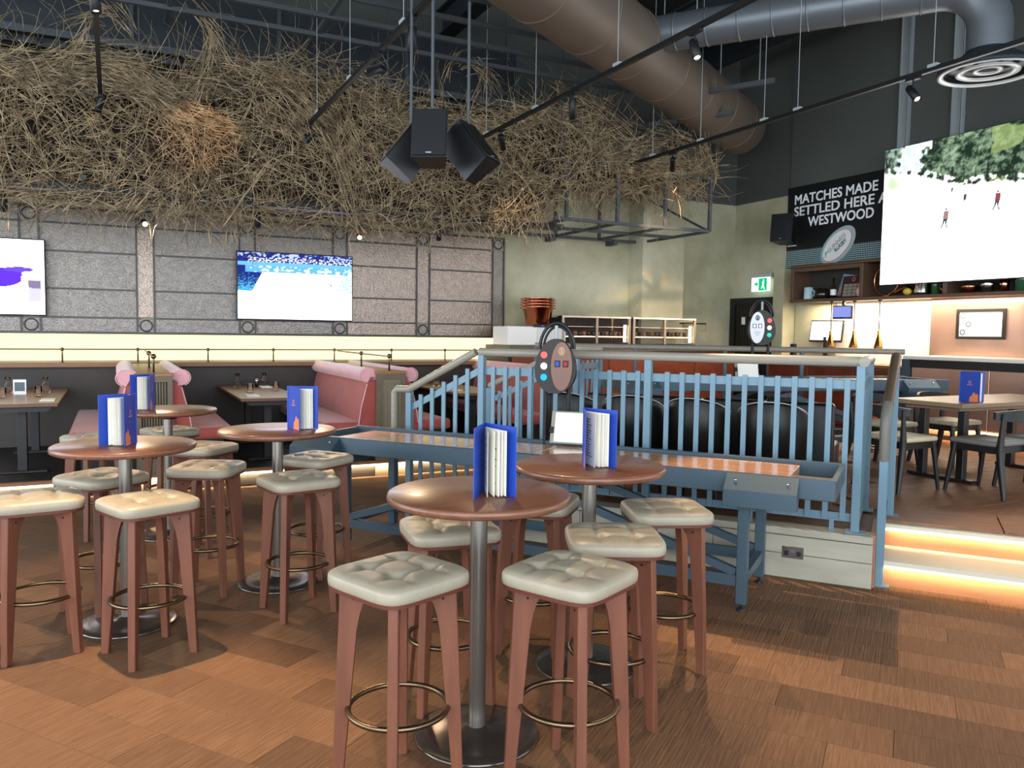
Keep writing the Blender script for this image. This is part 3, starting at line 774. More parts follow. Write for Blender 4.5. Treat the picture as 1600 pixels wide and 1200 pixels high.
# booth tables
def booth_table(p, label):
    t = thing('booth_table', label, 'table', Hh(p, 9.15, .18), RH, 'booth tables')
    b = MB(); b.rbox((0, 1.2, .735), (.70, 2.36, .035), .005, 1); obj('tabletop', b, M['table_wood'], t)
    b = MB(); b.prism([(-.30, .7175), (.30, .7175), (.25, .665), (-.25, .665)], 2.2, Matrix.Translation((0, 1.2, 0))); obj('apron', b, M['dark_wood'], t)
    for y in (.45, 1.95):
        b = MB(); b.rbox((0, y, .345), (.09, .09, .64), .006, 1); b.rbox((0, y, .015), (.45, .12, .03), .006, 1); obj('leg', b, M['dark_wood'], t)
    return t
booth_table(-.86, 'wooden booth table at the left edge, left of the ribbed divider')
booth_table(1.60, 'wooden booth table between the two divider panels')
booth_table(4.22, 'wooden booth table seen behind the sloped blue railing')
ZT = .18 + .7526
def tumbler(loc, label, h=.10, r=.04):
    t = obj('glass_tumbler', MB().lathe([(0, 0), (r * .85, 0), (r, h), (r - .003, h), (r * .82, .008), (0, .008)], 20, caps=False), M['glass'], None, loc)
    return tag(t, label, 'glass', 'glasses on the booth tables')
def carafe(loc, label):
    t = obj('glass_carafe', MB().lathe([(0, 0), (.045, 0), (.05, .03), (.045, .09), (.024, .13), (.034, .18), (.031, .18), (.021, .13), (.042, .09), (.046, .03), (0, .006)], 20, caps=False), M['glass'], None, loc)
    return tag(t, label, 'carafe')
tumbler(Hh(-.76, 10.3, ZT), 'clear tumbler right of the white picture card on the left booth table')
carafe(Hh(-.72, 10.75, ZT), 'clear carafe behind the tumbler on the left booth table')
carafe(Hh(-1.1, 10.8, ZT), 'clear carafe at the extreme left edge of the photo')
tumbler(Hh(-1.09, 10.2, ZT), 'clear tumbler left of the white picture card, at the photo edge')
carafe(Hh(1.47, 11.1, ZT), 'leftmost clear carafe on the middle booth table')
tumbler(Hh(1.50, 10.2, ZT), 'clear tumbler standing in front of the carafe on the middle booth table')
tumbler(Hh(1.86, 10.5, ZT), 'clear tumbler at the right of the middle booth table')
carafe(Hh(1.83, 11.2, ZT), 'clear carafe beside the dark shaker on the middle booth table')
carafe(Hh(4.1, 10.6, ZT), 'clear carafe on the table behind the sloped railing')
tumbler(Hh(4.35, 10.1, ZT), 'clear tumbler on the table behind the sloped railing')
t = thing('shaker', 'small dark shaker jar on the middle booth table', 'shaker', Hh(1.70, 11.0, ZT)); obj('jar', MB().lathe([(0, 0), (.024, 0), (.024, .075), (.02, .08), (0, .08)], 16), M['dark_glass'], t); obj('cap', MB().lathe([(.022, .08), (.022, .10), (.01, .108), (0, .108)], 16), M['chrome'], t)
t = thing('picture_card', 'white standing card with a grey picture on the left booth table', 'card', Hh(-.95, 10.45, ZT), RH - R(8))
b = MB(); b.rbox((0, 0, .085), (.13, .012, .17), .002, 1); obj('card', b, M['white'], t)
b = MB(); b.box((0, -.008, .09), (.10, .002, .10)); pc = obj('picture', b, M['grey_print'], t)
for k, (x, y, lb) in enumerate(((-.62, 9.55, 'white napkin at the right corner of the left booth table'), (1.42, 9.55, 'white napkin at the left front of the middle booth table'), (1.80, 10.9, 'white napkin at the back of the middle booth table'), (4.0, 9.7, 'white napkin on the table behind the sloped railing'))):
    b = MB(); b.rbox((0, 0, .006), (.14, .28, .012), .004, 1); tag(obj('napkin', b, M['paper'], None, Hh(x, y, ZT), RH), lb, 'napkin', 'napkins on the booth tables')

# ------------------------------------------------------------------ bar area table and chairs
t = thing('bar_dining_table', 'square edged wooden dining table on dark legs at right', 'table', Hh(6.84, 4.57, .361), RH)
b = MB(); b.rbox((.95, .38, .7285), (1.9, .76, .042), .005, 1); obj('tabletop', b, M['bar_table'], t)
b = MB(); b.b2(.10, 1.8, .10, .66, .672, .707); obj('apron', b, M['bar_table'], t)
for x in (.22, 1.62):
    for y in (.14, .54):
        b = MB(); b.rbox((x, y, .34), (.07, .07, .66), .005, 1); obj('leg', b, M['dark_wood'], t)
    b = MB(); b.box((x, .34, .02), (.09, .66, .03)); obj('foot_bar', b, M['dark_wood'], t)
def make_chair(loc, rz, label, seat):
    # local: faces +y, back at -y
    t = thing('dining_chair', label, 'chair', loc, rz, 'dark dining chairs by the bar')
    b = MB(); b.rbox((0, .01, .455), (.46, .43, .05), .024, 3, True); obj('seat', b, M[seat], t)
    b = MB(); b.b2(-.20, .20, .17, .195, .375, .43); b.b2(-.20, .20, -.19, -.165, .375, .43); b.b2(-.215, -.19, -.19, .19, .375, .43); b.b2(.19, .215, -.19, .19, .375, .43); obj('seat_frame', b, M['dark_wood'], t)
    for sx in (-1, 1):
        b = MB(); b.tube([(sx * .235, .235, 0), (sx * .205, .18, .43)], [.016, .026], 10); obj('leg', b, M['dark_wood'], t)
        b = MB(); b.tube([(sx * .235, -.29, 0), (sx * .215, -.235, .30), (sx * .215, -.225, .43), (sx * .225, -.25, .72)], [.019, .030, .030, .014], 10); obj('leg', b, M['dark_wood'], t)
    b = MB(); vs = []; fs = []; n = 14
    for k in range(n + 1):
        a = -1 + 2 * k / n; x = a * .255; y = -.30 + .11 * a * a; h = .055 * (1 - .45 * a * a)
        for dy, dz in ((-.012, -h), (.012, -h), (.012, h), (-.012, h)): vs.append((x, y + dy, .70 + dz))
    for k in range(n):
        for j in range(4): fs.append((k * 4 + j, k * 4 + (j + 1) % 4, k * 4 + 4 + (j + 1) % 4, k * 4 + 4 + j))
    fs += [(0, 3, 2, 1), (n * 4, n * 4 + 1, n * 4 + 2, n * 4 + 3)]
    b.add(vs, fs, False); obj('backrest', b, M['dark_wood'], t)
    b = MB()
    for sx in (-1, 1): b.sphere((sx * .21, .203, .40), .008, 8)
    obj('stud', b, M['chrome'], t)
    return t
make_chair(Hh(6.30, 4.80, .361), RH - PI / 2, 'dark dining chair with cream seat beside the stair handrail, side on', 'seat_cream')
make_chair(Hh(6.82, 4.30, .361), RH, 'dark dining chair with grey seat in front of the bar table, back to camera', 'seat_grey')
make_chair(Hh(7.42, 4.24, .361), RH, 'dark dining chair cut off by the right edge of the photo', 'seat_grey')
make_chair(Hh(7.15, 5.62, .361), RH + PI, 'dark dining chair with cream seat behind the bar table, left one', 'seat_cream')
make_chair(Hh(8.0, 5.50, .361), RH + PI, 'dark dining chair with cream seat behind the bar table, under the blue menu', 'seat_cream')
make_chair(Hh(6.10, 5.75, .361), RH - PI * .6, 'dark dining chair with pale seat half hidden behind the corner railing', 'seat_cream')
# black leather tub chairs behind the railing
def make_tub(loc, rz, label):
    t = thing('tub_chair', label, 'chair', loc, rz, 'black tub chairs behind the railing')
    b = MB(); vs = []; fs = []; n = 20
    for k in range(n + 1):
        a = R(195 + 150 * k / n); c, s = math.cos(a), math.sin(a)
        top = .86 - .10 * abs(k / n - .5) ** 2 * 4
        for r, z in ((.22, .30), (.26, .30), (.275, top - .02), (.262, top), (.24, top - .01)): vs.append((r * c, r * s, z))
    for k in range(n):
        for j in range(5): fs.append((k * 5 + j, k * 5 + (j + 1) % 5, k * 5 + 5 + (j + 1) % 5, k * 5 + 5 + j))
    fs += [(4, 3, 2, 1, 0), tuple(n * 5 + j for j in range(5))]
    b.add(vs, fs, True); obj('backrest', b, M['black_leather'], t)
    b = MB(); b.tube([(.268 * math.cos(R(195 + 150 * k / 20)), .268 * math.sin(R(195 + 150 * k / 20)), .862 - .40 * (k / 20 - .5) ** 2) for k in range(21)], .0045, 6); obj('pale_edge', b, M['white_grey'], t)  # pale tube drawn as the highlight along the chair's top edge
    b = MB(); b.lathe([(0, .34), (.21, .34), (.225, .38), (.22, .44), (.19, .46), (0, .465)], 24); obj('seat', b, M['black_leather'], t)
    for sx in (-1, 1):
        for sy in (-1, 1):
            b = MB(); b.tube([(sx * .20, sy * .19, 0), (sx * .15, sy * .14, .35)], [.012, .018], 8); obj('leg', b, M['black_metal'], t)
    return t
tb = None
for k, s in enumerate((-2.62, -2.06, -1.50, -.94)):
    lb = ['first', 'second', 'third', 'fourth'][k] + ' black leather tub chair from the left behind the blue railing pickets'
    if tb is None: tb = make_tub(Pp(s, 6.42, .347), RP + R(180 * 0), lb)
    else: dup(tb, Pp(s, 6.42, .347), RP + R([0, 6, -5, 4][k]), lb)
t = thing('banquette', 'long black leather banquette back behind the tub chairs', 'bench', Pp(-2.75, 7.05, .347), RP)
for k in range(4):
    b = MB(); b.rbox((.28 + k * .55, .06, .40), (.545, .12, .80), .03, 3, True); obj('back_panel', b, M['black_leather'], t)
b = MB(); b.rbox((1.11, .33, .22), (2.2, .42, .44), .03, 3, True); obj('seat', b, M['black_leather'], t)

# ------------------------------------------------------------------ bar counter and back bar (right-wall frame: x=-q, y=p)
t = thing('bar_counter', 'long bar counter with pale stone top and copper clad front', 'counter', (0, 0, 0), RR)
for k in range(4):
    b = MB(); x0 = -7.35 + k * 1.1; b.rbox((x0 + .55, 9.86, .86), (1.092, .04, .94), .004, 1); obj('front_panel', b, M['bar_panel'], t)
b = MB(); b.b2(-7.4, -2.8, 9.88, 10.45, .36, 1.33); obj('carcass', b, M['dark_wood'], t)
b = MB(); b.b2(-7.45, -2.8, 9.82, 9.88, 1.30, 1.41); obj('edge_board', b, M['dark_wood'], t)
b = MB(); b.rbox((-5.12, 10.13, 1.435), (4.7, .66, .05), .006, 1); obj('countertop', b, M['bar_top'], t)
b = MB(); b.b2(-7.48, -7.36, 9.80, 10.4, .36, 1.41); obj('end_post', b, M['blue_dark'], t)
b = MB(); b.b2(-7.3, -2.8, 9.83, 9.86, .36, .42); obj('kick_strip', b, M['dark_wood'], t)
t = thing('back_bar', 'low wooden back counter below the lit backsplash', 'counter', (0, 0, 0), RR)
b = MB(); b.b2(-10.15, -7.5, 9.95, 10.5, .36, 1.26); obj('carcass', b, M['cab_wood'], t)
b = MB(); b.rbox((-8.82, 10.22, 1.28), (2.66, .6, .04), .004, 1); obj('countertop', b, M['ledge'], t)
for k in range(3):
    b = MB(); b.rbox((-9.7 + k * .88, 9.94, .80), (.85, .02, .84), .004, 1); obj('door', b, M['copper_dull'], t)

def FR(q, p, z): return Hh(p, q, z)
t = thing('till_screen', 'tilted white till screen on the back counter left of the pendants', 'monitor', FR(9.36, 10.36, 1.30), RR + R(8))
b = MB(); b.rbox((0, 0, .50), (.60, .03, .36), .006, 1, M=Matrix.Translation((0, 0, 0)) @ Matrix.Rotation(R(-8), 4, 'X')); obj('bezel', b, M['black_plastic'], t)
b = MB(); b.box((0, -.018, .505), (.56, .004, .31), M=Matrix.Rotation(R(-8), 4, 'X')); obj('screen', b, M['sensor_screen'], t)
b = MB(); b.bar((0, .06, 0), (0, .05, .40), .05); b.rbox((0, .06, .008), (.24, .18, .016), .004, 1); obj('stand', b, M['black_plastic'], t)
t = thing('card_reader', 'small dark card reader beside the white till screen', 'card reader', FR(9.75, 10.1, 1.30), RR)
b = MB(); b.rbox((0, 0, .14), (.10, .06, .28), .008, 1); obj('body', b, M['black_plastic'], t); b = MB(); b.box((0, -.033, .20), (.07, .004, .08)); obj('display', b, M['grey_print'], t)
t = thing('small_screen', 'small blue lit screen hanging under the bar cabinet', 'monitor', FR(8.86, 10.2, 2.06), RR + R(6))
b = MB(); b.rbox((0, 0, .03), (.34, .04, .21), .006, 1); b.bar((0, .02, .12), (0, .02, .20), .04); obj('body', b, M['black_plastic'], t)
b = MB(); b.box((0, -.023, .035), (.31, .004, .165)); obj('screen', b, M['blue_screen'], t)
pn = None
for k, q in enumerate((9.08, 8.64, 8.19)):
    lb = ['left', 'middle', 'right'][k] + ' of the three brass bottle shaped pendant lamps before the lit backsplash'
    if pn is None:
        pn = thing('pendant_lamp', lb, 'lamp', FR(q, 10.2, 2.26), 0, 'brass pendants under the bar cabinet')
        b = MB(); b.lathe([(.03, -.02), (.03, 0)], 12); b.lathe([(.008, -.46), (.008, -.02)], 6); obj('cord', b, M['black_metal'], pn)
        b = MB(); b.lathe([(.018, -.47), (.024, -.46), (.024, -.55), (.03, -.56), (.064, -.70), (.066, -.72), (.061, -.72), (.028, -.57), (.02, -.56)], 20, caps=False); obj('shade', b, M['brass'], pn)
        b = MB(); b.sphere((0, 0, -.66), .028, 10); obj('bulb', b, M['lamp_dim'], pn)
    else: dup(pn, FR(q, 10.2, 2.26), 0, lb)
t = thing('framed_notice', 'white notice with grey circles in a dark frame on the copper wall', 'picture', FR(6.8, PR - .115, 1.90), RR)
for x0, x1, z0, z1 in ((-.34, .34, .165, .205), (-.34, .34, -.205, -.165), (-.34, -.30, -.165, .165), (.30, .34, -.165, .165)):
    b = MB(); b.b2(x0, x1, -.02, .01, z0, z1); obj('frame', b, M['dark_wood'], t)
b = MB(); b.b2(-.30, .30, -.006, .006, -.165, .165); sh = obj('sheet', b, M['white'], t)
for k, (x, z) in enumerate(((-.25, .11), (-.17, .0), (-.25, -.11))):
    b = MB(); b.lathe([(.022, 0), (.042, 0)], 20, Matrix.Translation((x, -.0075, z)) @ Matrix.Rotation(PI / 2, 4, 'X'), caps=False); obj('grey_ring', b, M['grey_print'], t)

# display cabinet above the bar
t = thing('display_cabinet', 'dark wooden display shelf above the bar under the black sign', 'cabinet', (0, 0, 0), RR)
b = MB(); b.rbox((-7.0, 10.32, 2.285), (5.72, .46, .05), .004, 1); obj('bottom_board', b, M['cab_wood'], t)
b = MB(); b.rbox((-7.0, 10.32, 2.845), (5.72, .46, .04), .004, 1); obj('top_board', b, M['cab_wood'], t)
for q in (9.83, 8.46, 7.10, 5.74, 4.3):
    b = MB(); b.rbox((-q, 10.32, 2.567), (.06, .45, .51), .004, 1); obj('upright', b, M['cab_wood'], t)
b = MB(); b.b2(-9.84, -4.2, 10.49, 10.51, 2.31, 2.82); obj('back_board', b, M['cab_back'], t)
b = MB(); b.b2(-9.80, -8.49, 10.11, 10.13, 2.76, 2.82); obj('head_rail', b, M['cab_wood'], t)
area('cabinet_under_light', FR(8.0, 10.28, 2.245), (0, 0, RR), 3.4,   .16, 55, (1, .82, .58))
CZ = 2.3105
def shelf(name, q, mb_parts, label, cat, p=10.26, rz=0):
    t = thing(name, label, cat, FR(q, p, CZ), RR + rz)
    for nm, mb, mt in mb_parts: obj(nm, mb, mt, t)
    return t
L = lambda prof, n=20: MB().lathe(prof, n)
t = shelf('ceramic_mug', 9.62, [('body', L([(0, 0), (.07, 0), (.075, .02), (.07, .20), (.066, .20), (.066, .02), (0, .02)]), M['pale_blue']), ('handle', MB().tube([(.07, 0, .05), (.12, 0, .07), (.125, 0, .13), (.07, 0, .16)], .010, 8), M['pale_blue'])], 'pale blue mug at the left end of the display shelf', 'mug')
shelf('woven_bowl', 9.33, [('bowl', L([(0, 0), (.10, 0), (.13, .05), (.12, .13), (.08, .17), (.05, .16), (.06, .10), (0, .08)]), M['dark_glass'])], 'dark rounded bowl beside the pale blue mug on the shelf', 'bowl')
b = MB(); b.rbox((0, 0, .21), (.34, .01, .36), .002, 1, M=Matrix.Rotation(R(-14), 4, 'X') @ Matrix.Rotation(R(8), 4, 'Y')); b2 = MB(); b2.box((0, -.008, .12), (.32, .003, .12), M=Matrix.Rotation(R(-14), 4, 'X') @ Matrix.Rotation(R(8), 4, 'Y'))
shelf('art_card', 8.98, [('card', b, pbr('sky_card', '#7fa0b8', .6)), ('lower_print', b2, M['pink'])], 'leaning blue card with pinkish lower half behind the dark bottle', 'card', 10.36)
shelf('dark_bottle', 9.06, [('bottle', L([(0, 0), (.045, 0), (.045, .17), (.02, .23), (.018, .32), (0, .32)]), M['dark_glass']), ('white_label', L([(.0465, .05), (.0465, .14)]), M['white'])], 'dark bottle with white label on the display shelf', 'bottle', 10.2)
b = MB(); b.rbox((0, 0, .18), (.42, .02, .34), .003, 1, M=Matrix.Rotation(R(-10), 4, 'X')); parts = [('board', b, pbr('maroon_board', '#3b1f20', .5))]
for i in range(4):
    for j in range(4):
        c = MB(); c.box((-.13 + i * .085, -.013, .05 + j * .05), (.075, .004, .042), M=Matrix.Rotation(R(-10), 4, 'X')); parts.append(('tile', c, M['rail_wood']))
c = MB(); c.lathe([(.02, 0), (.034, 0)], 18, Matrix.Rotation(R(-10), 4, 'X') @ Matrix.Translation((0, -.013, .295)) @ Matrix.Rotation(PI / 2, 4, 'X'), caps=False); parts.append(('ring_mark', c, M['red_print']))
shelf('calendar_board', 8.76, parts, 'dark red standing board with a grid of pale tiles', 'board')
shelf('pink_ball', 8.57, [('ball', MB().sphere((0, 0, .09), .09, 14), M['pink'])], 'pale pink ball beside the first cabinet upright', 'ball')
b = MB(); b.tube([(.21 * math.cos(a * PI / 18), 0, .235 + .21 * math.sin(a * PI / 18)) for a in range(36)], .014, 8, closed=True)
shelf('copper_hoop', 8.14, [('hoop', b, M['copper']), ('foot', L([(.06, 0), (.07, .015), (.02, .03)]), M['brass'])], 'large upright copper hoop on the display shelf', 'hoop')
b = MB(); b.tube([(-.18, 0, .05), (0, 0, .13), (.16, -.02, .06)], .03, 10)
shelf('copper_horn', 7.80, [('tube', b, M['copper']), ('bell', MB().lathe([(.03, 0), (.05, .05), (.09, .09)], 18, Matrix.Translation((.16, -.02, .09)) @ Matrix.Rotation(R(75), 4, 'Y'), caps=False), M['copper'])], 'curved copper horn right of the hoop', 'ornament')
shelf('lemon', 7.72, [('fruit', MB().sphere((0, 0, .055), .05, 12, None, (1.3, 1, 1)), M['yellow'])], 'yellow fruit in front of the copper horn', 'fruit', 10.17)
shelf('silver_pot', 7.55, [('pot', L([(0, 0), (.10, 0), (.11, .04), (.10, .17), (.105, .18), (.09, .18), (.09, .02), (0, .02)]), M['chrome'])], 'shiny silver pot under the big screen corner', 'pot')
shelf('green_bottle', 7.35, [('bottle', L([(0, 0), (.05, 0), (.05, .19), (.02, .25), (.02, .30), (0, .30)]), M['green_glass'])], 'green glass bottle between silver pot and glass jar', 'bottle')
shelf('glass_jar', 7.2, [('jar', L([(0, 0), (.075, 0), (.08, .17), (.07, .20), (.065, .20), (.074, .17), (.07, .01), (0, .01)]), M['glass']), ('filling', L([(0, .012), (.068, .012), (.07, .12), (0, .12)]), M['brass'])], 'clear jar with brown filling left of the second upright', 'jar')
shelf('copper_bowl', 6.85, [('bowl', L([(0, 0), (.06, 0), (.12, .09), (.115, .10), (.05, .012), (0, .012)]), M['copper'])], 'copper bowl right of the second cabinet upright', 'bowl')
shelf('silver_bowl', 6.6, [('bowl', L([(0, 0), (.06, 0), (.10, .12), (.095, .13), (.05, .012), (0, .012)]), M['chrome'])], 'silver bowl between copper bowl and copper cup', 'bowl')
shelf('copper_cup', 6.38, [('cup', L([(0, 0), (.05, 0), (.06, .15), (.055, .155), (.045, .012), (0, .012)]), M['copper'])], 'bright copper cup on the right part of the shelf', 'cup')
shelf('green_tin', 6.16, [('tin', L([(0, 0), (.08, 0), (.08, .22), (.07, .24), (0, .24)]), M['green_glass'])], 'dark green tin near the right edge of the shelf', 'tin')
b = MB(); b.rbox((0, 0, .12), (.22, .10, .24), .004, 1)
shelf('patterned_box', 5.92, [('box', b, pbr('box_print', '#6fa4b8', .5, col2='#b0525a', vscale=14))], 'blue and red patterned box at the photo right edge of the shelf', 'box')

# speaker on the pilaster
def speaker(name, loc, rz, tilt, w, h, d, label, rod=0):
    t = thing(name, label, 'speaker', loc, rz)
    T = Matrix.Rotation(tilt, 4, 'X')
    b = MB(); poly = [(-w / 2, -d / 2), (w / 2, -d / 2), (w * .33, d / 2), (-w * .33, d / 2)]
    b.prism(poly, h, T @ Matrix.Rotation(PI / 2, 4, 'X').inverted() @ Matrix.Scale(1, 4)); 
    obj('cabinet', b, M['black_plastic'], t)
    b = MB(); b.rbox((0, -d / 2 - .008, 0), (w * .94, .014, h * .95), .004, 1, M=T); g = obj('grille', b, M['black_metal'], t)
    b = MB(); b.box((0, -d / 2 - .0165, -h * .42), (.04, .002, .008), M=T); obj('badge', b, M['galv'], g)
    if rod:
        b = MB(); b.lathe([(.012, 0), (.012, rod)], 8, Matrix.Translation((0, 0, h * .42))); b.box((0, 0, h * .5 * math.cos(tilt) + .0), (.06, .06, .02)); obj('hanging_rod', b, M['channel'], t)
    return t
speaker('wall_speaker', FR(10.08, PR - .42, 3.50), RR + R(25), R(-6), .36, .46, .34, 'black wall speaker at the left edge of the match sign')
b = MB(); b.b2(-10.15, -10.07, PR - .30, PR - .06, 3.47, 3.53); tag(obj('speaker_bracket', b, M['black_metal'], None, (0, 0, 0), RR), 'black arm holding the wall speaker to the wall', 'bracket')
speaker('ceiling_speaker', (-.61, 5.95, 3.11), R(-4), R(-9), .26, .36, .24, 'middle one of the three black speakers hung from rods', 3.7)
speaker('ceiling_speaker', (-.80, 6.22, 3.07), R(-70), R(-38), .26, .38, .25, 'left one of the three black speakers hung from rods', 3.7)
speaker('ceiling_speaker', (-.36, 6.2, 3.07), R(66), R(-38), .26, .38, .25, 'right one of the three black speakers hung from rods', 3.7)

# ------------------------------------------------------------------ hot counter on the hall wall (hall frame)
t = thing('service_counter', 'service counter with dark top and copper red front below the hot cabinets', 'counter', (0, 0, 0), RH)
b = MB(); b.b2(5.36, 9.8, 10.85, 11.66, .36, 1.42); obj('carcass', b, M['dark_wood'], t)
b = MB(); b.rbox((7.6, 11.22, 1.465), (4.5, .88, .09), .006, 1); obj('countertop', b, M['panel_wood'], t)
for k in range(5):
    b = MB(); b.rbox((5.85 + k * .88, 10.835, .90), (.87, .03, 1.02), .004, 1); obj('front_panel', b, M['copper_dull'], t)
t = thing('white_fridge', 'white box fridge on the counter under the copper buckets', 'appliance', Hh(5.87, 11.15, 1.511), RH)
b = MB(); b.rbox((0, 0, .145), (1.0, .55, .29), .006, 1); obj('body', b, M['white'], t)
for x, w, mm in ((-.25, .48, 'white'), (.25, .50, 'white_grey')):
    b = MB(); b.rbox((x, -.285, .14), (w, .02, .27), .004, 1); obj('door', b, M[mm], t)
b = MB(); b.rbox((.22, -.285, .30), (.58, .03, .04), .006, 1); cp = obj('control_panel', b, M['black_plastic'], t)
b = MB(); b.box((.08, -.302, .30), (.03, .004, .016)); obj('blue_light', b, M['disp_blue'], cp)
for k in range(4):
    t = thing('copper_bucket', ['lowest', 'second lowest', 'third lowest', 'topmost'][k] + ' of the four nested copper buckets on the white fridge', 'bucket', Hh(6.0, 11.1, 1.511 + .32 + k * .045), RH, 'nested copper buckets')
    b = MB(); b.lathe([(.0, 0), (.185, 0), (.19, .01), (.245, .27), (.255, .28), (.248, .285), (.238, .272), (.184, .012), (0, .012)], 36, caps=False); obj('body', b, M['copper'], t)
    for sx in (-1, 1):
        b = MB(); b.tube([(sx * .245, -.05, .255), (sx * .29, -.04, .262), (sx * .30, 0, .264), (sx * .29, .04, .262), (sx * .245, .05, .255)], .008, 8); obj('handle', b, M['copper'], t)
for u, (pc_, lb) in enumerate(((6.95, 'left glass hot cabinet with trays on the service counter'), (8.30, 'right glass hot cabinet with trays on the service counter'))):
    t = thing('hot_cabinet', lb, 'display case', Hh(pc_, 11.15, 1.511), RH, 'glass hot cabinets')
    W = 1.30
    b = MB(); b.b2(-W / 2, W / 2, -.30, .30, 0, .03); obj('base', b, M['black_metal'], t)
    b = MB(); b.b2(-W / 2, W / 2, -.30, .30, .445, .47); obj('top', b, M['chrome'], t)
    b = MB(); b.b2(-W / 2, W / 2, .27, .295, .03, .445); obj('back_plate', b, M['lit_food'], t)
    for x in (-W / 2 + .02, 0, W / 2 - .02):
        b = MB(); b.b2(x - .022, x + .022, -.30, -.27, .03, .445); obj('upright', b, M['steel'], t)
    for z in (.15, .30):
        b = MB(); b.b2(-W / 2 + .05, W / 2 - .05, -.24, .26, z, z + .008); obj('shelf', b, M['chrome'], t)
    b = MB(); b.b2(-W / 2 + .04, W / 2 - .04, -.292, -.286, .03, .445); obj('glass_front', b, M['glass'], t)
    b = MB(); b.b2(W / 2 - .09, W / 2 - .05, -.25, -.22, .06, .34); obj('tube_light', b, M['lamp_dim'], t)
    b = MB(); b.b2(-W / 2 + .05, W / 2 - .05, -.27, -.26, .138, .148); obj('shelf_light', b, M['lamp_dim'], t)
    for s in range(2):
        for k in range(7):
            b = MB(); x = -.56 + k * .085 + s * .62 + (0 if s == 0 else -.02); b.lathe([(0, 0), (.030, 0), (.036, .07), (0, .075)], 10, Matrix.Translation((x, -.12, .16))); obj('food_pot', b, M['ledge'] if k % 2 else M['dark_glass'], t)
t = thing('wire_shelf', 'dark wall shelf sticking out right of the hot cabinets', 'shelf', Hh(9.22, 11.4, 1.90), RH)
b = MB(); b.b2(-.25, .25, -.2, .3, 0, .02); obj('board', b, M['black_metal'], t)
b = MB(); b.tube([(-.25, -.2, -.01), (.25, -.2, -.01), (.25, -.2, -.12), (-.25, -.2, -.12)], .006, 6, closed=True); b.bar((.25, -.2, 0), (.25, .3, 0), .012); b.bar((0, .3, 0), (0, .3, -.2), .02); obj('frame', b, M['galv'], t)

# ------------------------------------------------------------------ screens
def paint(name, w, h, nx, ny, fn, mat, parent, y=-.004, M_=None):
    vs = []; fs = []; cols = []
    for j in range(ny + 1):
        for i in range(nx + 1):
            u, v = i / nx, j / ny; vs.append(((u - .5) * w, y, (v - .5) * h)); cols.append(fn(u, v))
    for j in range(ny):
        for i in range(nx):
            a = j * (nx + 1) + i; fs.append((a, a + 1, a + nx + 2, a + nx + 1))
    me = bpy.data.meshes.new(name); me.from_pydata(vs, [], fs); me.materials.append(mat)
    ca_ = me.color_attributes.new('Col', 'FLOAT_COLOR', 'POINT')
    ca_.data.foreach_set('color', [c for r in cols for c in (*r, 1.0)])
    return link(name, me, None, parent)
def nz(u, v, s, o=0): return noise.noise(Vector((u * s + o, v * s, o * 1.7)))
def tv(loc, w, h, label, fn):
    t = thing('television', label, 'television', loc, RH)
    b = MB(); b.rbox((0, .03, 0), (w + .03, .055, h + .03), .006, 1); obj('bezel', b, M['black_plastic'], t)
    b = MB(); b.b2(-.2, .2, .055, .10, -.15, .15); obj('wall_bracket', b, M['black_metal'], t)
    paint('screen', w, h, 150, 90, fn, SCR, t); return t
SCR = attr_glow('screen_picture', 1.15)
W_ = (1, 1, 1)
def lerp3(a, b, k): k = max(0, min(1, k)); return tuple(x + (y - x) * k for x, y in zip(a, b))
def court(u, v):
    # dark navy hall, banner rows, crowd and an overexposed court
    navy = (.012, .02, .16); blue = (.10, .35, .95)
    n = nz(u, v, 60); n2 = nz(u, v, 26, 3)
    edge = .66 + .03 * nz(u, 0, 8, 5)
    left = .17 * (v - .35) + .0
    if v > .93: return navy if nz(u, v, 40, 2) < .1 else (.35, .45, .8)
    if v > .86: return lerp3(navy, (.75, .8, 1), 1 if n > .05 and u > .08 else 0)
    if v > .80: return (.13, .38, .9)
    if v > .70: return lerp3(blue, (.7, .85, 1), 1 if (n2 > .12 and u > .1) else 0) if u > .06 else navy
    if u < .12 + .30 * (v - .42) and v > .42: return lerp3(navy, (.1, .5, .85), (.6 - v) * 4 + n * 1.2)
    if u > .93 - .35 * (.70 - v) * (1 if v > .45 else 0) and v > .42: return lerp3((.15, .45, .85), W_, .5 + n * 1.5)
    if .79 < u < .815 and .50 < v < .60 and n > -.05: return (.12, .2, .4)
    if abs(v - (.515 - .03 * u)) < .006 and .17 < u < .68: return (.72, .83, .80)
    return (2.6, 2.8, 3.4)
def sleeve(u, v):
    c = (2.4, 2.3, 2.5)
    if ((u - .70) / .16) ** 2 + ((v - .50) / .14) ** 2 < 1 and v < .62: c = (.10, .03, .75)
    if ((u - .83) / .10) ** 2 + ((v - .60) / .035) ** 2 < 1: c = (.12, .06, .55)
    if .84 < u < .90 and .38 < v < .52: c = (.95, .62, .58)
    if .89 < u < .98 and .17 < v < .46:
        c = (.50, .48, .80) if v < .46 - (u - .89) * .2 - .10 else (.19, .15, .26)
    if ((u - .94) / .06) ** 2 + ((v - .55) / .015) ** 2 < 1: c = (.85, .68, .70)
    if ((u - .92) / .06) ** 2 + ((v - .07) / .03) ** 2 < 1: c = (.95, .55, .68)
    if ((u - .93) / .03) ** 2 + ((v - .70) / .02) ** 2 < 1: c = (.98, .85, .82)
    return c
tv(Hh(2.35, 11.60, 2.31), 1.60, .92, 'wall television showing a bright blue and white sports court', court)
tv(Hh(-1.56, 11.60, 2.31), 1.60, .92, 'left wall television showing a mostly white picture with a blue sleeve', sleeve)

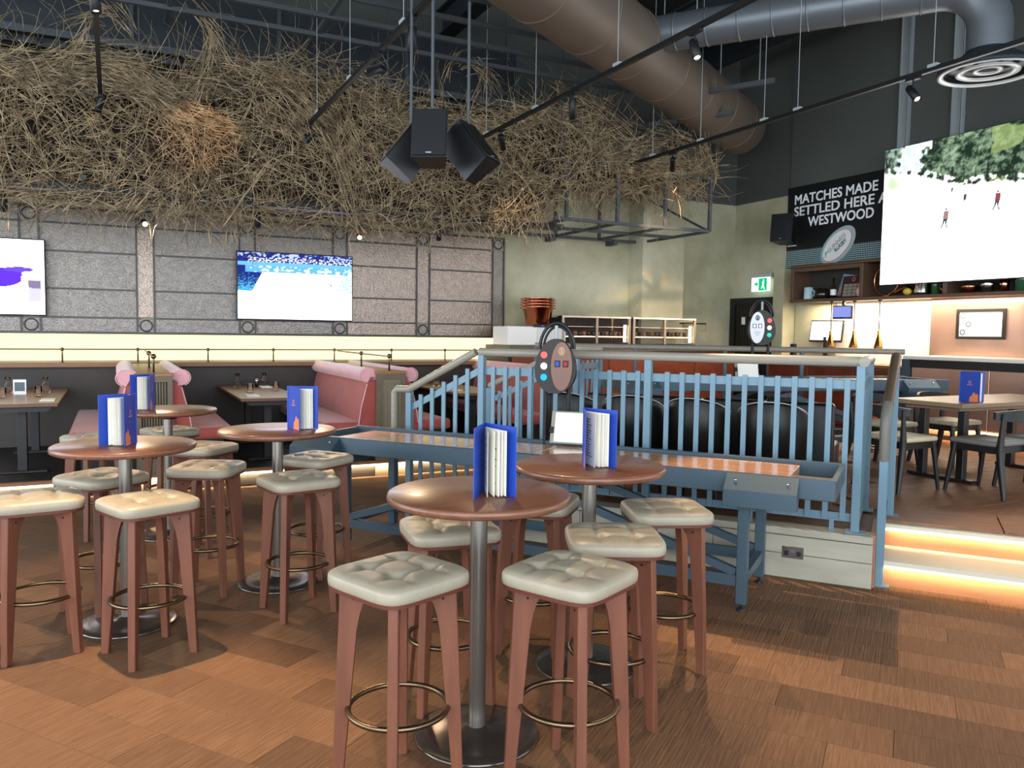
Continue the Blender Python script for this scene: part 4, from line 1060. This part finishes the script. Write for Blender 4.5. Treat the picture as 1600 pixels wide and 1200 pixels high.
def park(u, v):
    n1 = nz(u * 1.8, v, 9, 1); n2 = nz(u * 1.8, v, 30, 4); n3 = nz(u * 1.8, v, 80, 6)
    hor = .83 - .22 * min(1, u / .5) + .02 * math.sin(u * 16)
    if v > hor + .03 * n2:
        gap = abs(u - .115 - .02 * n1) < .05 + .03 * n2
        if gap and v > .82: return lerp3((.9, .95, 1), (.45, .58, .60), .6 + 2 * n2)
        if .10 < u < .20 and v > .96 + .03 * n2: return (.95, .98, 1)
        k = .22 + .55 * n1 + .65 * n2 + .5 * n3
        g = lerp3((.010, .022, .014), (.27, .38, .25), k)
        if u < .16: g = lerp3(g, (.5, .6, .62), .15 + .4 * n2)
        if u > .42 and nz(u, v, 8, 9) > .15: g = lerp3(g, (.32, .42, .15), .45)
        if abs((u * 23) % 1 - .5) < .06 + .03 * n2 and v < hor + .10: g = (.02, .02, .018)
        if v < hor + .04 and n2 > .12: return (.85, .88, .84)
        return g
    if v > hor - .14 and u < .22: return lerp3((1, 1.05, 1), (.42, .85, .35), 1.6 * max(0, nz(u * 1.6, v, 9, 7) + .05))
    if v > hor - .03: return (.75, .72, .68)
    return (2.2, 2.25, 2.2)
t = thing('video_wall', 'huge bright screen above the bar showing players in a park', 'screen', FR(6.20, 10.02, 3.43), RR)
VW, VH = 3.72, 1.92
b = MB(); b.rbox((0, .04, 0), (VW + .02, .07, VH + .02), .006, 1); obj('cabinet', b, M['black_plastic'], t)
paint('screen', VW, VH, 260, 130, park, SCR, t)
for x in (-1.1, -.2, .8):
    b = MB(); b.b2(x - .04, x + .04, .075, .45, .2, .32); b.b2(x - .04, x + .04, .075, .45, -.5, -.38); obj('mount_arm', b, M['galv'], t)
def player(u, v, hh, top):
    b = MB(); x = (u - .5) * VW; z = (v - .5) * VH; s = hh
    def poly(pts): b.add([(x + px_ * s, -.0075, z + pz_ * s) for px_, pz_ in pts], [list(range(len(pts)))])
    poly([(-.05, .88), (.0, 1.0), (.07, .95), (.06, .86)]); o1 = MB(); 
    poly([(-.02, .45), (.12, .45), (.06, .18), (.16, 0), (.08, 0), (.0, .2)]); poly([(-.12, .45), (.03, .45), (-.08, .22), (-.2, .0), (-.26, .02), (-.15, .25)])
    obj('player_legs', b, M['grey_print'], t)
    o1.add([(x + a * s, -.007, z + c * s) for a, c in ((-.14, .44), (.14, .44), (.16, .84), (-.10, .84))], [(0, 1, 2, 3)]); obj('player_shirt', o1, M[top], t)
# approximate positions on the screen
player(.265, .37, .27, 'pink'); player(.452, .45, .25, 'red_print'); player(.335, .52, .15, 'grey_print'); player(.285, .60, .10, 'grey_print')

# steel posts behind the screen
for q, lb in ((8.14, 'grey steel channel post rising left behind the big screen'), (7.30, 'grey steel channel post rising behind the middle of the big screen')):
    t = thing('steel_post', lb, 'post', FR(q, PR - .10, 0), RR)
    b = MB(); b.b2(-.07, .07, -.005, .005, 2.9, 7); b.b2(-.07, -.06, -.03, .03, 2.9, 7); b.b2(.05, .06, -.03, .03, 2.9, 7); b.b2(.075, .10, -.03, .03, 2.9, 7); obj('channel', b, M['galv'], t)
    b = MB()
    for z in (3.0, 4.8, 6.6): b.box((0, .024, z), (.2, .03, .04))
    obj('fixing', b, M['galv'], t)

# ------------------------------------------------------------------ match sign
def text(name, s, size, mat, parent, loc, bold=.0, sx=1, rot=0, align='LEFT', ext=.002, fit=None):
    c = bpy.data.curves.new(name, 'FONT'); c.body = s; c.size = size; c.extrude = ext; c.align_x = align; c.resolution_u = 3
    tmp = bpy.data.objects.new('tmp', c); COL.objects.link(tmp); bpy.context.view_layer.update()
    me = bpy.data.meshes.new_from_object(tmp.evaluated_get(bpy.context.evaluated_depsgraph_get()))
    bpy.data.objects.remove(tmp); bpy.data.curves.remove(c)
    if bold:
        base = [v.co.copy() for v in me.vertices]; pol = [list(p.vertices) for p in me.polygons]; vs = []; fs = []
        for dx, dy in ((-1, -1), (-1, 1), (1, -1), (1, 1)):
            o_ = len(vs); vs += [(c_.x + dx * bold, c_.y + dy * bold, c_.z + .0001 * (dx + 2 * dy)) for c_ in base]; fs += [[i_ + o_ for i_ in p] for p in pol]
        bpy.data.meshes.remove(me); me = bpy.data.meshes.new(name); me.from_pydata(vs, [], fs)
    if fit: xs = [v.co.x for v in me.vertices]; sx = fit / (max(xs) - min(xs))
    T = Matrix.Translation(loc) @ Matrix.Rotation(rot, 4, 'Y') @ Matrix.Rotation(PI / 2, 4, 'X') @ Matrix.Diagonal((sx, 1, 1, 1))
    me.transform(T); me.name = name
    return link(name, me, mat, parent)
t = thing('match_sign', 'large black sign with white capital letters and an oval rugby emblem', 'sign', FR(9.22, PR - .085, 3.555), RR)
SW = 2.26; SH_ = 1.38
b = MB(); b.rbox((0, 0, 0), (SW, .03, SH_), .004, 1); obj('board', b, M['sign_black'], t)
b = MB(); b.box((0, -.0165, -.53), (SW - .01, .002, .30)); obj('dot_band', b, M['dots'], t)
x0 = -SW / 2
text('lettering', 'MATCHES MADE', .222, M['sign_white'], t, (x0 + .15, -.018, .395), .0035, fit=1.66)
text('lettering', 'SETTLED HERE AT', .222, M['sign_white'], t, (x0 + .15, -.018, .195), .0035, fit=2.0)
text('lettering', 'WESTWOOD', .222, M['sign_white'], t, (x0 + .47, -.018, -.005), .0035, fit=1.30)
ox, oz = x0 + 1.10, -.385
def ell(a, bb, dx, dz, y, mat, nm):
    b = MB(); an = R(38)
    pts = []
    for k in range(40):
        th = 2 * PI * k / 40; ex, ez = a * math.cos(th), bb * math.sin(th)
        pts.append((ox + dx + ex * math.cos(an) - ez * math.sin(an), y, oz + dz + ex * math.sin(an) + ez * math.cos(an)))
    b.add(pts, [list(range(40))]); return obj(nm, b, mat, t)
ell(.40, .235, 0, 0, -.0185, M['teal'], 'emblem_rim'); ell(.385, .222, .012, .012, -.0195, M['silver_print'], 'emblem_ring')
ell(.33, .185, -.01, .0, -.0205, M['red_print'], 'emblem_line'); ell(.322, .178, -.012, .004, -.0215, M['white'], 'emblem_field')
text('emblem_text', 'GUINNESS', .095, M['grey_print'], t, (ox - .165, -.024, oz - .11), .0, .95, R(-38), ext=.0005)
text('emblem_text', 'RUGBY', .085, M['grey_print'], t, (ox - .03, -.024, oz - .105), .003, 1.0, R(-38), ext=.0005)
b = MB(); hx, hz = ox - .215, oz - .145
b.add([(hx - .03, -.0235, hz + .06), (hx + .035, -.0235, hz + .075), (hx + .03, -.0235, hz + .06), (hx - .005, -.0235, hz + .05), (hx - .012, -.0235, hz - .03), (hx - .022, -.0235, hz - .03)], [tuple(range(6))])
for k in range(3): b.bar((hx - .004 + k * .011, -.0235, hz - .02 + k * .02), (hx - .0 + k * .011, -.0235, hz + .055 + k * .005), .003, .001)
obj('harp_mark', b, M['teal'], t)
b = MB(); b.box((x0 + .13, -.018, -.30), (.20, .002, .014)); b.box((x0 + .10, -.018, -.275), (.12, .002, .008)); obj('small_caption', b, M['sign_white'], t)

# exit sign
t = thing('exit_sign', 'small lit green exit sign hanging above the dark door', 'sign', FR(10.93, PR - .10, 2.64), RR)
b = MB(); b.rbox((0, .02, .15), (.48, .07, .06), .004, 1); b.b2(-.2, .2, .04, .09, .10, .18); obj('housing', b, M['white_grey'], t)
b = MB(); b.rbox((0, 0, -.01), (.46, .014, .25), .003, 1); obj('face', b, M['exit_white'], t)
b = MB(); b.box((.055, -.009, -.01), (.20, .003, .22)); obj('green_panel', b, M['exit_green'], t)
b = MB(); b.sphere((.075, -.012, .06), .018, 8, None, (1, .1, 1))
b.add([(.04, -.0125, .035), (.095, -.0125, .045), (.085, -.0125, -.03), (.115, -.0125, -.10), (.095, -.0125, -.105), (.068, -.0125, -.05), (.03, -.0125, -.09), (.015, -.0125, -.078), (.05, -.0125, -.02)], [tuple(range(9))]); obj('running_figure', b, M['exit_white'], t)
b = MB(); b.add([(-.15, -.0095, -.02), (-.10, -.0095, -.02), (-.10, -.0095, .02), (-.15, -.0095, .02)], [(0, 1, 2, 3)]); b.add([(-.10, -.0095, -.05), (-.055, -.0095, 0), (-.10, -.0095, .05)], [(0, 1, 2)]); obj('arrow', b, M['exit_green'], t)

# socket on the plinth, with plate
t = thing('wall_socket', 'double metal socket plate on the stone plinth below the railing', 'socket', Pp(-.69, 5.8165, .185), RP)
b = MB(); b.rbox((0, 0, 0), (.145, .006, .085), .002, 1); obj('plate', b, M['chrome'], t)
for x in (-.042, .042):
    b = MB(); b.box((x, -.005, -.005), (.03, .004, .035)); obj('socket_hole', b, M['black_plastic'], t)
b = MB(); b.box((0, -.005, .01), (.028, .006, .022)); obj('switch', b, M['grey_print'], t)

# ------------------------------------------------------------------ twig canopy in its steel cage (hall frame)
t = thing('twig_cage', 'steel bar cage hanging along the wall around the twig mass', 'frame', (0, 0, 0), RH)
P0, P1, Q0, Q1, ZB, ZT_ = -3.6, 8.25, 9.75, 11.55, 3.30, 4.10
def cbar(a, b, w=.045, nm='bar'):
    m = MB(); m.bar(a, b, w); obj(nm, m, M['channel'], t)
for q in (10.65, Q1): cbar((P0, q, ZB), (P1, q, ZB))
cbar((5.5, Q0, ZB), (P1, Q0, ZB))
for q in (Q0, Q1): cbar((5.5, q, ZT_), (P1, q, ZT_), .04)
k = 0; p = P1
while p > P0:
    for q in ((Q0, Q1) if p > 5.4 else (Q1,)): cbar((p, q, ZB), (p, q, ZT_ if p < P1 else 4.2), .045, 'upright')
    cbar((p, Q0, ZB), (p, Q1, ZB), .04, 'cross_bar')
    if p > 5.4: cbar((p, Q0, ZT_), (p, Q1, ZT_), .035, 'cross_bar')
    p -= .85 if p > 5 else 1.7
cbar((P1, Q0, ZB), (P1, Q1, ZT_), .03, 'diagonal_bar')
for p in (-2.4, .4, 2.5, 4.6, 6.5, 7.7): cbar((p, Q1 - .05, ZB - .04), (p, QW - .0, ZB - .04), .08, 'wall_bracket')
for p in (-2.5, .3, 3.1, 5.6, 7.8):
    for q in (Q0, Q1): cbar((p, q, ZT_), (p, q, 6.98), .012, 'hanging_rod')
# dark conduit tray under the cage front
m = MB(); m.b2(P0, 5.8, Q0 + .25, Q0 + .40, ZB - .12, ZB - .04); obj('cable_tray', m, M['black_metal'], t)

top = [(-4, 4.6), (-.98, 4.58), (-.64, 4.51), (.07, 4.59), (.51, 4.39), (1.04, 4.68), (1.52, 4.79), (2.26, 5.0), (2.97, 4.83), (3.39, 4.62), (3.91, 4.62), (4.83, 4.66), (5.51, 4.92), (6.14, 4.92), (6.58, 4.55), (8.23, 4.5)]
bot = [(-4, 3.12), (3.0, 3.10), (5.65, 3.30), (5.95, 3.75), (6.6, 3.85), (8.25, 3.88)]
def interp(tb_, x):
    for (a, b), (c, d) in zip(tb_, tb_[1:]):
        if x <= c: return b + (d - b) * max(0, (x - a)) / (c - a)
    return tb_[-1][1]
tw = MB(); rnd = random.Random(11)
def twig(p, q, z, d, ln, r, curl):
    pts = []; n = 6; pos = Vector((p, q, z)); d = d.normalized(); ax = Vector((rnd.gauss(0, .25), 1, rnd.gauss(0, .25))).normalized()
    for i in range(n + 1):
        pts.append(pos.copy()); pos = pos + d * (ln / n); d = (Matrix.Rotation(curl / n, 3, ax) @ d).normalized()
    tw.tube(pts, [r * (1 - .12 * i) for i in range(n + 1)], 3, caps=False)
for i in range(5800):
    p = rnd.uniform(-3.2, 8.15)
    if p > 6.2 and rnd.random() < .25: continue
    zt, zb = interp(top, p), interp(bot, p)
    if p > 6.3: zt = max(zb + .35, zt - .25 * math.sin((p - 6.3) / 1.9 * PI))
    h = rnd.random(); z = zb + (zt - zb) * h
    bulge = .20 * math.sin(PI * min(1, max(0, h)))
    cl = noise.noise(Vector((p * 1.1, z * 1.3, 2)))
    q = 9.74 - bulge + abs(rnd.gauss(0, .30)) + .22 * cl
    if rnd.random() < .22: q = rnd.uniform(9.8, 11.4); z = rnd.choice((zb + abs(rnd.gauss(0, .10)), zt - abs(rnd.gauss(0, .15))))
    flow = 2.6 * noise.noise(Vector((p * .55, z * .9, 5))) + rnd.gauss(0, 1.0)
    d = Vector((math.cos(flow), rnd.gauss(0, .16), math.sin(flow)))
    ln = rnd.uniform(.4, 1.35)
    if z > zt - .34: d.z *= .25
    if z < zb + .12: d.z = abs(d.z) * .5 if rnd.random() < .8 else d.z * .6
    twig(p - d.x * ln / 2, q, z - d.z * ln / 2, d, ln, rnd.uniform(.0032, .0066), rnd.gauss(0, 2.2))
# swirling bundles
def bundle(path, n, spread, ln):
    for k in range(n):
        f = rnd.uniform(0, len(path) - 1.001); a = int(f); t_ = f - a
        (p0, z0), (p1, z1) = path[a], path[a + 1]
        d = Vector((p1 - p0, rnd.gauss(0, .05), z1 - z0)).normalized()
        nx = path[min(a + 2, len(path) - 1)]; e = Vector((nx[0] - p1, 0, nx[1] - z1))
        cu = 0
        if e.length > 1e-4: cu = math.atan2(e.x, e.z) - math.atan2(d.x, d.z); cu = (cu + PI) % (2 * PI) - PI
        twig(p0 + (p1 - p0) * t_ + rnd.gauss(0, spread), 9.66 + rnd.gauss(0, .05), z0 + (z1 - z0) * t_ + rnd.gauss(0, spread), (d + Vector((rnd.gauss(0, .16), 0, rnd.gauss(0, .16)))), ln * rnd.uniform(.7, 1.2), rnd.uniform(.0035, .006), cu * .7 + rnd.gauss(0, .25))
bundle([(0.27, 4.82), (0.11, 5.03), (-0.11, 4.97), (-0.26, 4.65), (-0.58, 4.41), (-0.98, 4.26)], 90, .05, .5)
bundle([(0.77, 5.4), (0.96, 5.16), (1.05, 4.94), (0.98, 4.65), (0.83, 4.28)], 60, .04, .5)
bundle([(-0.47, 4.47), (-0.06, 4.52), (0.28, 4.37), (0.59, 4.11), (1.02, 4.02)], 170, .08, .7)
bundle([(2.71, 3.16), (2.63, 3.69), (2.44, 4.09), (2.09, 4.31)], 170, .13, .7)
bundle([(3.79, 4.62), (3.87, 5.03), (4.14, 5.19), (4.37, 5.06), (4.23, 4.68)], 50, .05, .45)
bundle([(8.19, 3.98), (8.11, 4.5), (7.56, 4.63), (6.87, 4.45), (6.31, 4.79), (5.78, 4.98)], 110, .08, .6)
o = obj('twig_mass', tw, M['twig'], None, (0, 0, 0), RH)
tag(o, 'tangled brown willow twig mass hanging above the booths', 'twigs', kind='stuff')
# filler keeping the mass opaque, coloured near black for the shade between twigs
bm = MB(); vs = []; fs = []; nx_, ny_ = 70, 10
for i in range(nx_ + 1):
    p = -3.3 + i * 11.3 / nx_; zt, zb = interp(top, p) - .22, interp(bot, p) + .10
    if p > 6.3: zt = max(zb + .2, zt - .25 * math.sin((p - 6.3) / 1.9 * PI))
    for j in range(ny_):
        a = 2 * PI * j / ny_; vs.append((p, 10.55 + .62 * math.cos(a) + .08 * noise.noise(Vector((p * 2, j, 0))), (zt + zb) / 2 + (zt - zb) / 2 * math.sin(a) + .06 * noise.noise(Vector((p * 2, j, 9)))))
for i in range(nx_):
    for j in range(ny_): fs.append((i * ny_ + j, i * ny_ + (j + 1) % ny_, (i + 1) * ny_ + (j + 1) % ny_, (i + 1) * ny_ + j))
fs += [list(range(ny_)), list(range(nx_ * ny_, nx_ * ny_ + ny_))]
bm.add(vs, fs, True); obj('shade_core', bm, M['twig_shade'], o)

# ------------------------------------------------------------------ ducts
def duct(name, label, path, r, mat, seams=8, rz=0):
    t = thing(name, label, 'duct')
    b = MB(); b.tube(path, r, 40); obj('body', b, mat, t)
    a, c = Vector(path[0]), Vector(path[1]); d = (c - a).normalized(); q = d.to_track_quat('Z', 'Y').to_matrix().to_4x4()
    for k in range(seams):
        p = a.lerp(c, (k + .5) / seams); s = MB(); s.lathe([(r + .0, -.012), (r + .008, -.006), (r + .008, .006), (r, .012)], 40, Matrix.Translation(p) @ q, caps=False); obj('seam', s, mat, t)
    return t
dd = Vector((.539, .842, 0))
a = Vector((.4, 8.4, 5.2)); 
duct('round_duct', 'big brown round air duct crossing the ceiling towards the corner', [a - dd * 6, a + dd * 6.3], .43, M['duct_brown'], 12)
jx = a + dd * 1.87 + Vector((0, 0, .1)); ud = Vector((-.894, .448, 0)); e0 = Vector((4.79, 8.28, 5.3))
path = [jx, e0 + ud * .45] + [e0 + ud * (.45 - .45 * math.sin(k * PI / 12)) + Vector((0, 0, -.45 + .45 * math.cos(k * PI / 12))) for k in range(1, 7)] + [e0 + Vector((0, 0, -.70))]
tdu = duct('branch_duct', 'grey branch duct with elbow dropping to a round ceiling diffuser', path, .21, M['duct_grey'], 9)
b = MB(); b.lathe([(.21, 4.62), (.24, 4.58), (.46, 4.44), (.47, 4.40), (.455, 4.395)], 40, Matrix.Translation((e0.x, e0.y, 0)), caps=False); df = obj('diffuser_cone', b, M['duct_dark'], tdu)
for r0_, r1_, z in ((.40, .455, 4.395), (.22, .29, 4.405), (.09, .135, 4.42)):
    b = MB(); b.lathe([(r0_, z + .012), (r0_, z), (r1_, z - .006), (r1_, z + .01)], 40, Matrix.Translation((e0.x, e0.y, 0)), caps=False); obj('diffuser_ring', b, M['white_grey'], df)
b = MB(); b.lathe([(0, 4.47), (.40, 4.46)], 40, Matrix.Translation((e0.x, e0.y, 0)), caps=False); obj('diffuser_back', b, M['black_metal'], df)
t = thing('rectangular_duct', 'long dark rectangular duct behind and above the twigs', 'duct', (0, 0, 0), RH)
for k in range(6):
    b = MB(); b.rbox((-4.0 + k * 1.7, 11.1, 5.42), (1.68, .9, .75), .006, 1); obj('section', b, M['duct_dark'], t)
    b = MB(); b.box((-3.15 + k * 1.7, 11.1, 5.42), (.05, .96, .81)); obj('flange', b, M['channel'], t)
t = thing('cable_ladder', 'dark cable ladder running below the rectangular duct', 'cable tray', (0, 0, 0), RH)
b = MB(); b.b2(-5, 8.5, 10.44, 10.46, 4.93, 5.01); b.b2(-5, 8.5, 10.82, 10.84, 4.93, 5.01); obj('side_rail', b, M['channel'], t)
for k in range(45):
    b = MB(); b.box((-4.9 + k * .3, 10.64, 4.95), (.03, .38, .02)); obj('rung', b, M['channel'], t)

# ceiling grid of channels and rods
cg = 'ceiling channels'
for k, (q, z) in enumerate(((6.6, 5.15), (7.2, 5.15), (7.8, 5.15), (8.4, 5.15), (9.0, 5.15), (9.6, 5.15))):
    b = MB(); b.b2(-3.5, min(6.8, 3.45 + 1.681 * (q - 7.33)), q - .025, q + .025, z - .02, z + .03); tag(obj('ceiling_channel', b, M['channel'], None, (0, 0, 0), RH), ['nearest', 'second nearest', 'third nearest', 'fourth nearest', 'fifth nearest', 'farthest'][k] + ' of the thin grey steel channels hung below the ceiling along the twig wall', 'channel', cg)
for k, p in enumerate((-1.6, .6, 2.2)):
    b = MB(); b.b2(p - .025, p + .025, 6.0, 10.2, 5.16, 5.21)
    for q in (6.3, 7.5, 8.7, 9.9): b.b2(p - .007, p + .007, q - .007, q + .007, 5.2, 7.0)
    tag(obj('ceiling_joist', b, M['channel'], None, (0, 0, 0), RH), ['leftmost', 'middle', 'rightmost'][k] + ' of the grey cross channels hung on rods above the lighting tracks', 'channel', 'ceiling cross channels')
for k, (p, q0, q1, z) in enumerate(((4.6, 9.4, 11.7, 6.2), (7.6, 4.5, 11.7, 6.1), (9.3, 4.5, 11.7, 6.3))):
    b = MB(); b.b2(p - .12, p + .12, q0, q1, z - .02, z); b.b2(p - .015, p + .015, q0, q1, z, z + .36); b.b2(p - .12, p + .12, q0, q1, z + .36, z + .38)
    tag(obj('steel_beam', b, M['duct_dark'], None, (0, 0, 0), RH), 'dark steel roof beam under the black ceiling', 'beam', 'dark steel roof beams')
for k, (p, q) in enumerate(((7.5, 8.6), (7.7, 9.6))):
    t = thing('hanging_channel', ['left short grey channel hung by rods right of the big duct', 'right short grey channel hung by rods right of the big duct'][k], 'channel', Hh(p, q, 5.05 - .15 * k), R(-35))
    b = MB(); b.box((0, 0, 0), (1.3, .06, .06)); obj('channel', b, M['channel'], t)
    for x in (-.45, .45):
        b = MB(); b.b2(x - .006, x + .006, -.006, .006, .03, 2.0); obj('rod', b, M['galv'], t)

# ------------------------------------------------------------------ lighting tracks and spot lamps
def track(p, q0, q1, z, label, wires):
    t = thing('lighting_track', label, 'lighting track', (0, 0, 0), RH)
    b = MB(); b.b2(p - .02, p + .02, q0, q1, z - .02, z + .02); obj('rail', b, M['black_metal'], t)
    for q in wires:
        b = MB(); b.lathe([(.0035, z + .02), (.0035, 6.99)], 6, Matrix.Translation((p, q, 0))); b.box((p, q, z + .03), (.05, .09, .03)); obj('suspension_wire', b, M['galv'], t)
    return t
track(-.08, 2.5, 9.7, 4.15, 'black lighting track at far left above the twigs', (3.5, 6.6, 9.3))
track(2.1, 2.5, 9.7, 4.12, 'black lighting track left of the hanging speakers', (3.5, 6.2, 7.8, 9.2))
track(4.2, 2.5, 9.5, 4.15, 'black lighting track passing right of the hanging speakers under the big duct', (3.4, 6.3, 7.9, 9.2))
track(6.67, 2.0, 9.6, 4.13, 'long black lighting track from the twigs to the right edge', (3.4, 4.9, 6.5, 7.0, 8.1, 9.1))
LMP = []
def spot(loc, aim, label, power=0, size=50, glowmat='lamp', col=(1, .70, .42), blend=.5, stem=.14):
    loc = Vector(loc); aim = Vector(aim).normalized()
    t = thing('spot_lamp', label, 'spot lamp', loc, 0)
    b = MB(); b.box((0, 0, -.012), (.04, .14, .03), RH); b.lathe([(.008, -stem), (.008, 0)], 8); obj('stem', b, M['black_metal'], t)
    q = (-aim).to_track_quat('Z', 'Y').to_matrix().to_4x4(); T = Matrix.Translation((0, 0, -stem)) @ q
    b = MB(); b.lathe([(0, .08), (.034, .08), (.036, .07), (.036, -.115), (.030, -.115), (.028, -.09), (0, -.085)], 20, T, caps=False); obj('can', b, M['black_metal'], t)
    b = MB(); b.lathe([(0, -.088), (.0275, -.092)], 16, T, caps=False); obj('lens', b, M[glowmat], t)
    if power:
        l = bpy.data.lights.new('spot_light', 'SPOT'); l.energy = power; l.spot_size = R(size); l.spot_blend = blend; l.color = col; l.shadow_soft_size = .03
        o = bpy.data.objects.new('spot_light', l); COL.objects.link(o)
        pos = loc + Vector((0, 0, -stem)) + aim * .13
        o.matrix_world = Matrix.Translation(pos) @ (-aim).to_track_quat('Z', 'Y').to_matrix().to_4x4()
    return t
def aimto(a, b): return Vector(b) - Vector(a)
a = Hh(2.1, 9.62, 4.10); spot(a, (-.5, -.25, -.75), 'black spot lamp at the front end of the track left of the speakers, aimed left', 0, 40, 'lamp_dim', (1, .55, .25))
a = Hh(4.2, 8.75, 4.13); spot(a, aimto(a, Hh(6.6, 11.7, .9)), 'black spot lamp just right of the hanging speakers', 50, 44, 'lamp_dim')
a = Hh(4.2, 7.1, 4.13); spot(a, (0, 0, -1), 'black spot lamp pointing straight down beside the big duct', 130, 46, 'lamp_dim')
a = Hh(4.2, 5.2, 4.13); spot(a, aimto(a, Pp(-.2, 4.6, 0)), 'black spot lamp hanging before the duct junction', 420, 34, 'lamp')
a = Hh(6.67, 8.65, 4.11); spot(a, aimto(a, Hh(8.8, 11.7, 1.0)), 'black spot lamp below the track at the right twig end', 190, 46, 'lamp')
a = Hh(6.67, 5.1, 4.11); spot(a, aimto(a, Pp(2.2, 5.3, 0)), 'lit spot lamp on the track before the round diffuser', 260, 50, 'lamp')
a = Hh(-.08, 9.6, 4.13); spot(a, (-.25, -.1, -1), 'black spot lamp at the end of the far left track', 0, 40, 'lamp_dim', stem=.06)
a = Hh(2.05, 5.05, 4.10)
t = spot((-.42, 6.05, 4.35), (0.02, 0, -1), 'grey spot lamp cut off by the top edge above the speakers', 0, 40, 'lamp_dim', stem=.02)
# low spots under the cage
for k, (p, z, lb, on) in enumerate(((-1.03, 3.06, 'spot lamp at the left photo edge under the twig cage', 1), (.34, 2.93, 'brightly glaring spot lamp between the two televisions', 2), (1.60, 3.07, 'small lit spot lamp above the sports television', 1), (2.87, 2.94, 'brightly glaring spot lamp right of the sports television', 2), (3.96, 3.07, 'slim unlit spot lamp near the right end of the metal panels', 0))):
    a = Hh(p, 10.2, z + .12)
    aim = aimto(a, (0, 2.0, .6)) if on == 2 else Vector((.1, -.2, -1))
    spot(a, aim, lb, (90, 20, 90)[on] if on else 30, 60, ('lamp_dim', 'lamp', 'lamp')[on])
hid_ = None
# spots of the same tracks, above the frame of the photo
def hidden(lb, a, b, power, size, col=(1, .70, .42)):
    spot(a, aimto(a, b), lb, power, size, 'lamp', col)['group'] = 'track spots nearer the camera'
hidden('spot lamp above the second round table, on the track left of the speakers', Hh(2.1, 4.9, 4.10), (.35, 3.6, 0), 190, 38)
hidden('spot lamp nearest the camera on the far left track', Hh(-.08, 4.6, 4.13), (-1.9, 2.9, 0), 600, 46)
hidden('spot lamp above the left round table on the far left track', Hh(-.08, 6.4, 4.13), (-2.2, 5.2, 0), 190, 44)
hidden('spot lamp above the shuffleboard end on the track left of the speakers', Hh(2.1, 6.0, 4.10), (-1.0, 6.0, 0), 130, 44)
hidden('spot lamp nearest the camera on the track under the big duct', Hh(4.2, 3.6, 4.13), (1.6, 3.2, 0), 110, 44)
hidden('added spot lamp throwing the orange patch on the twigs', Hh(2.1, 6.9, 4.10), Hh(.89, 9.7, 3.98), 190, 17, (1, .52, .22))  # lamp added for this glow, in place of the track-end spot's beam
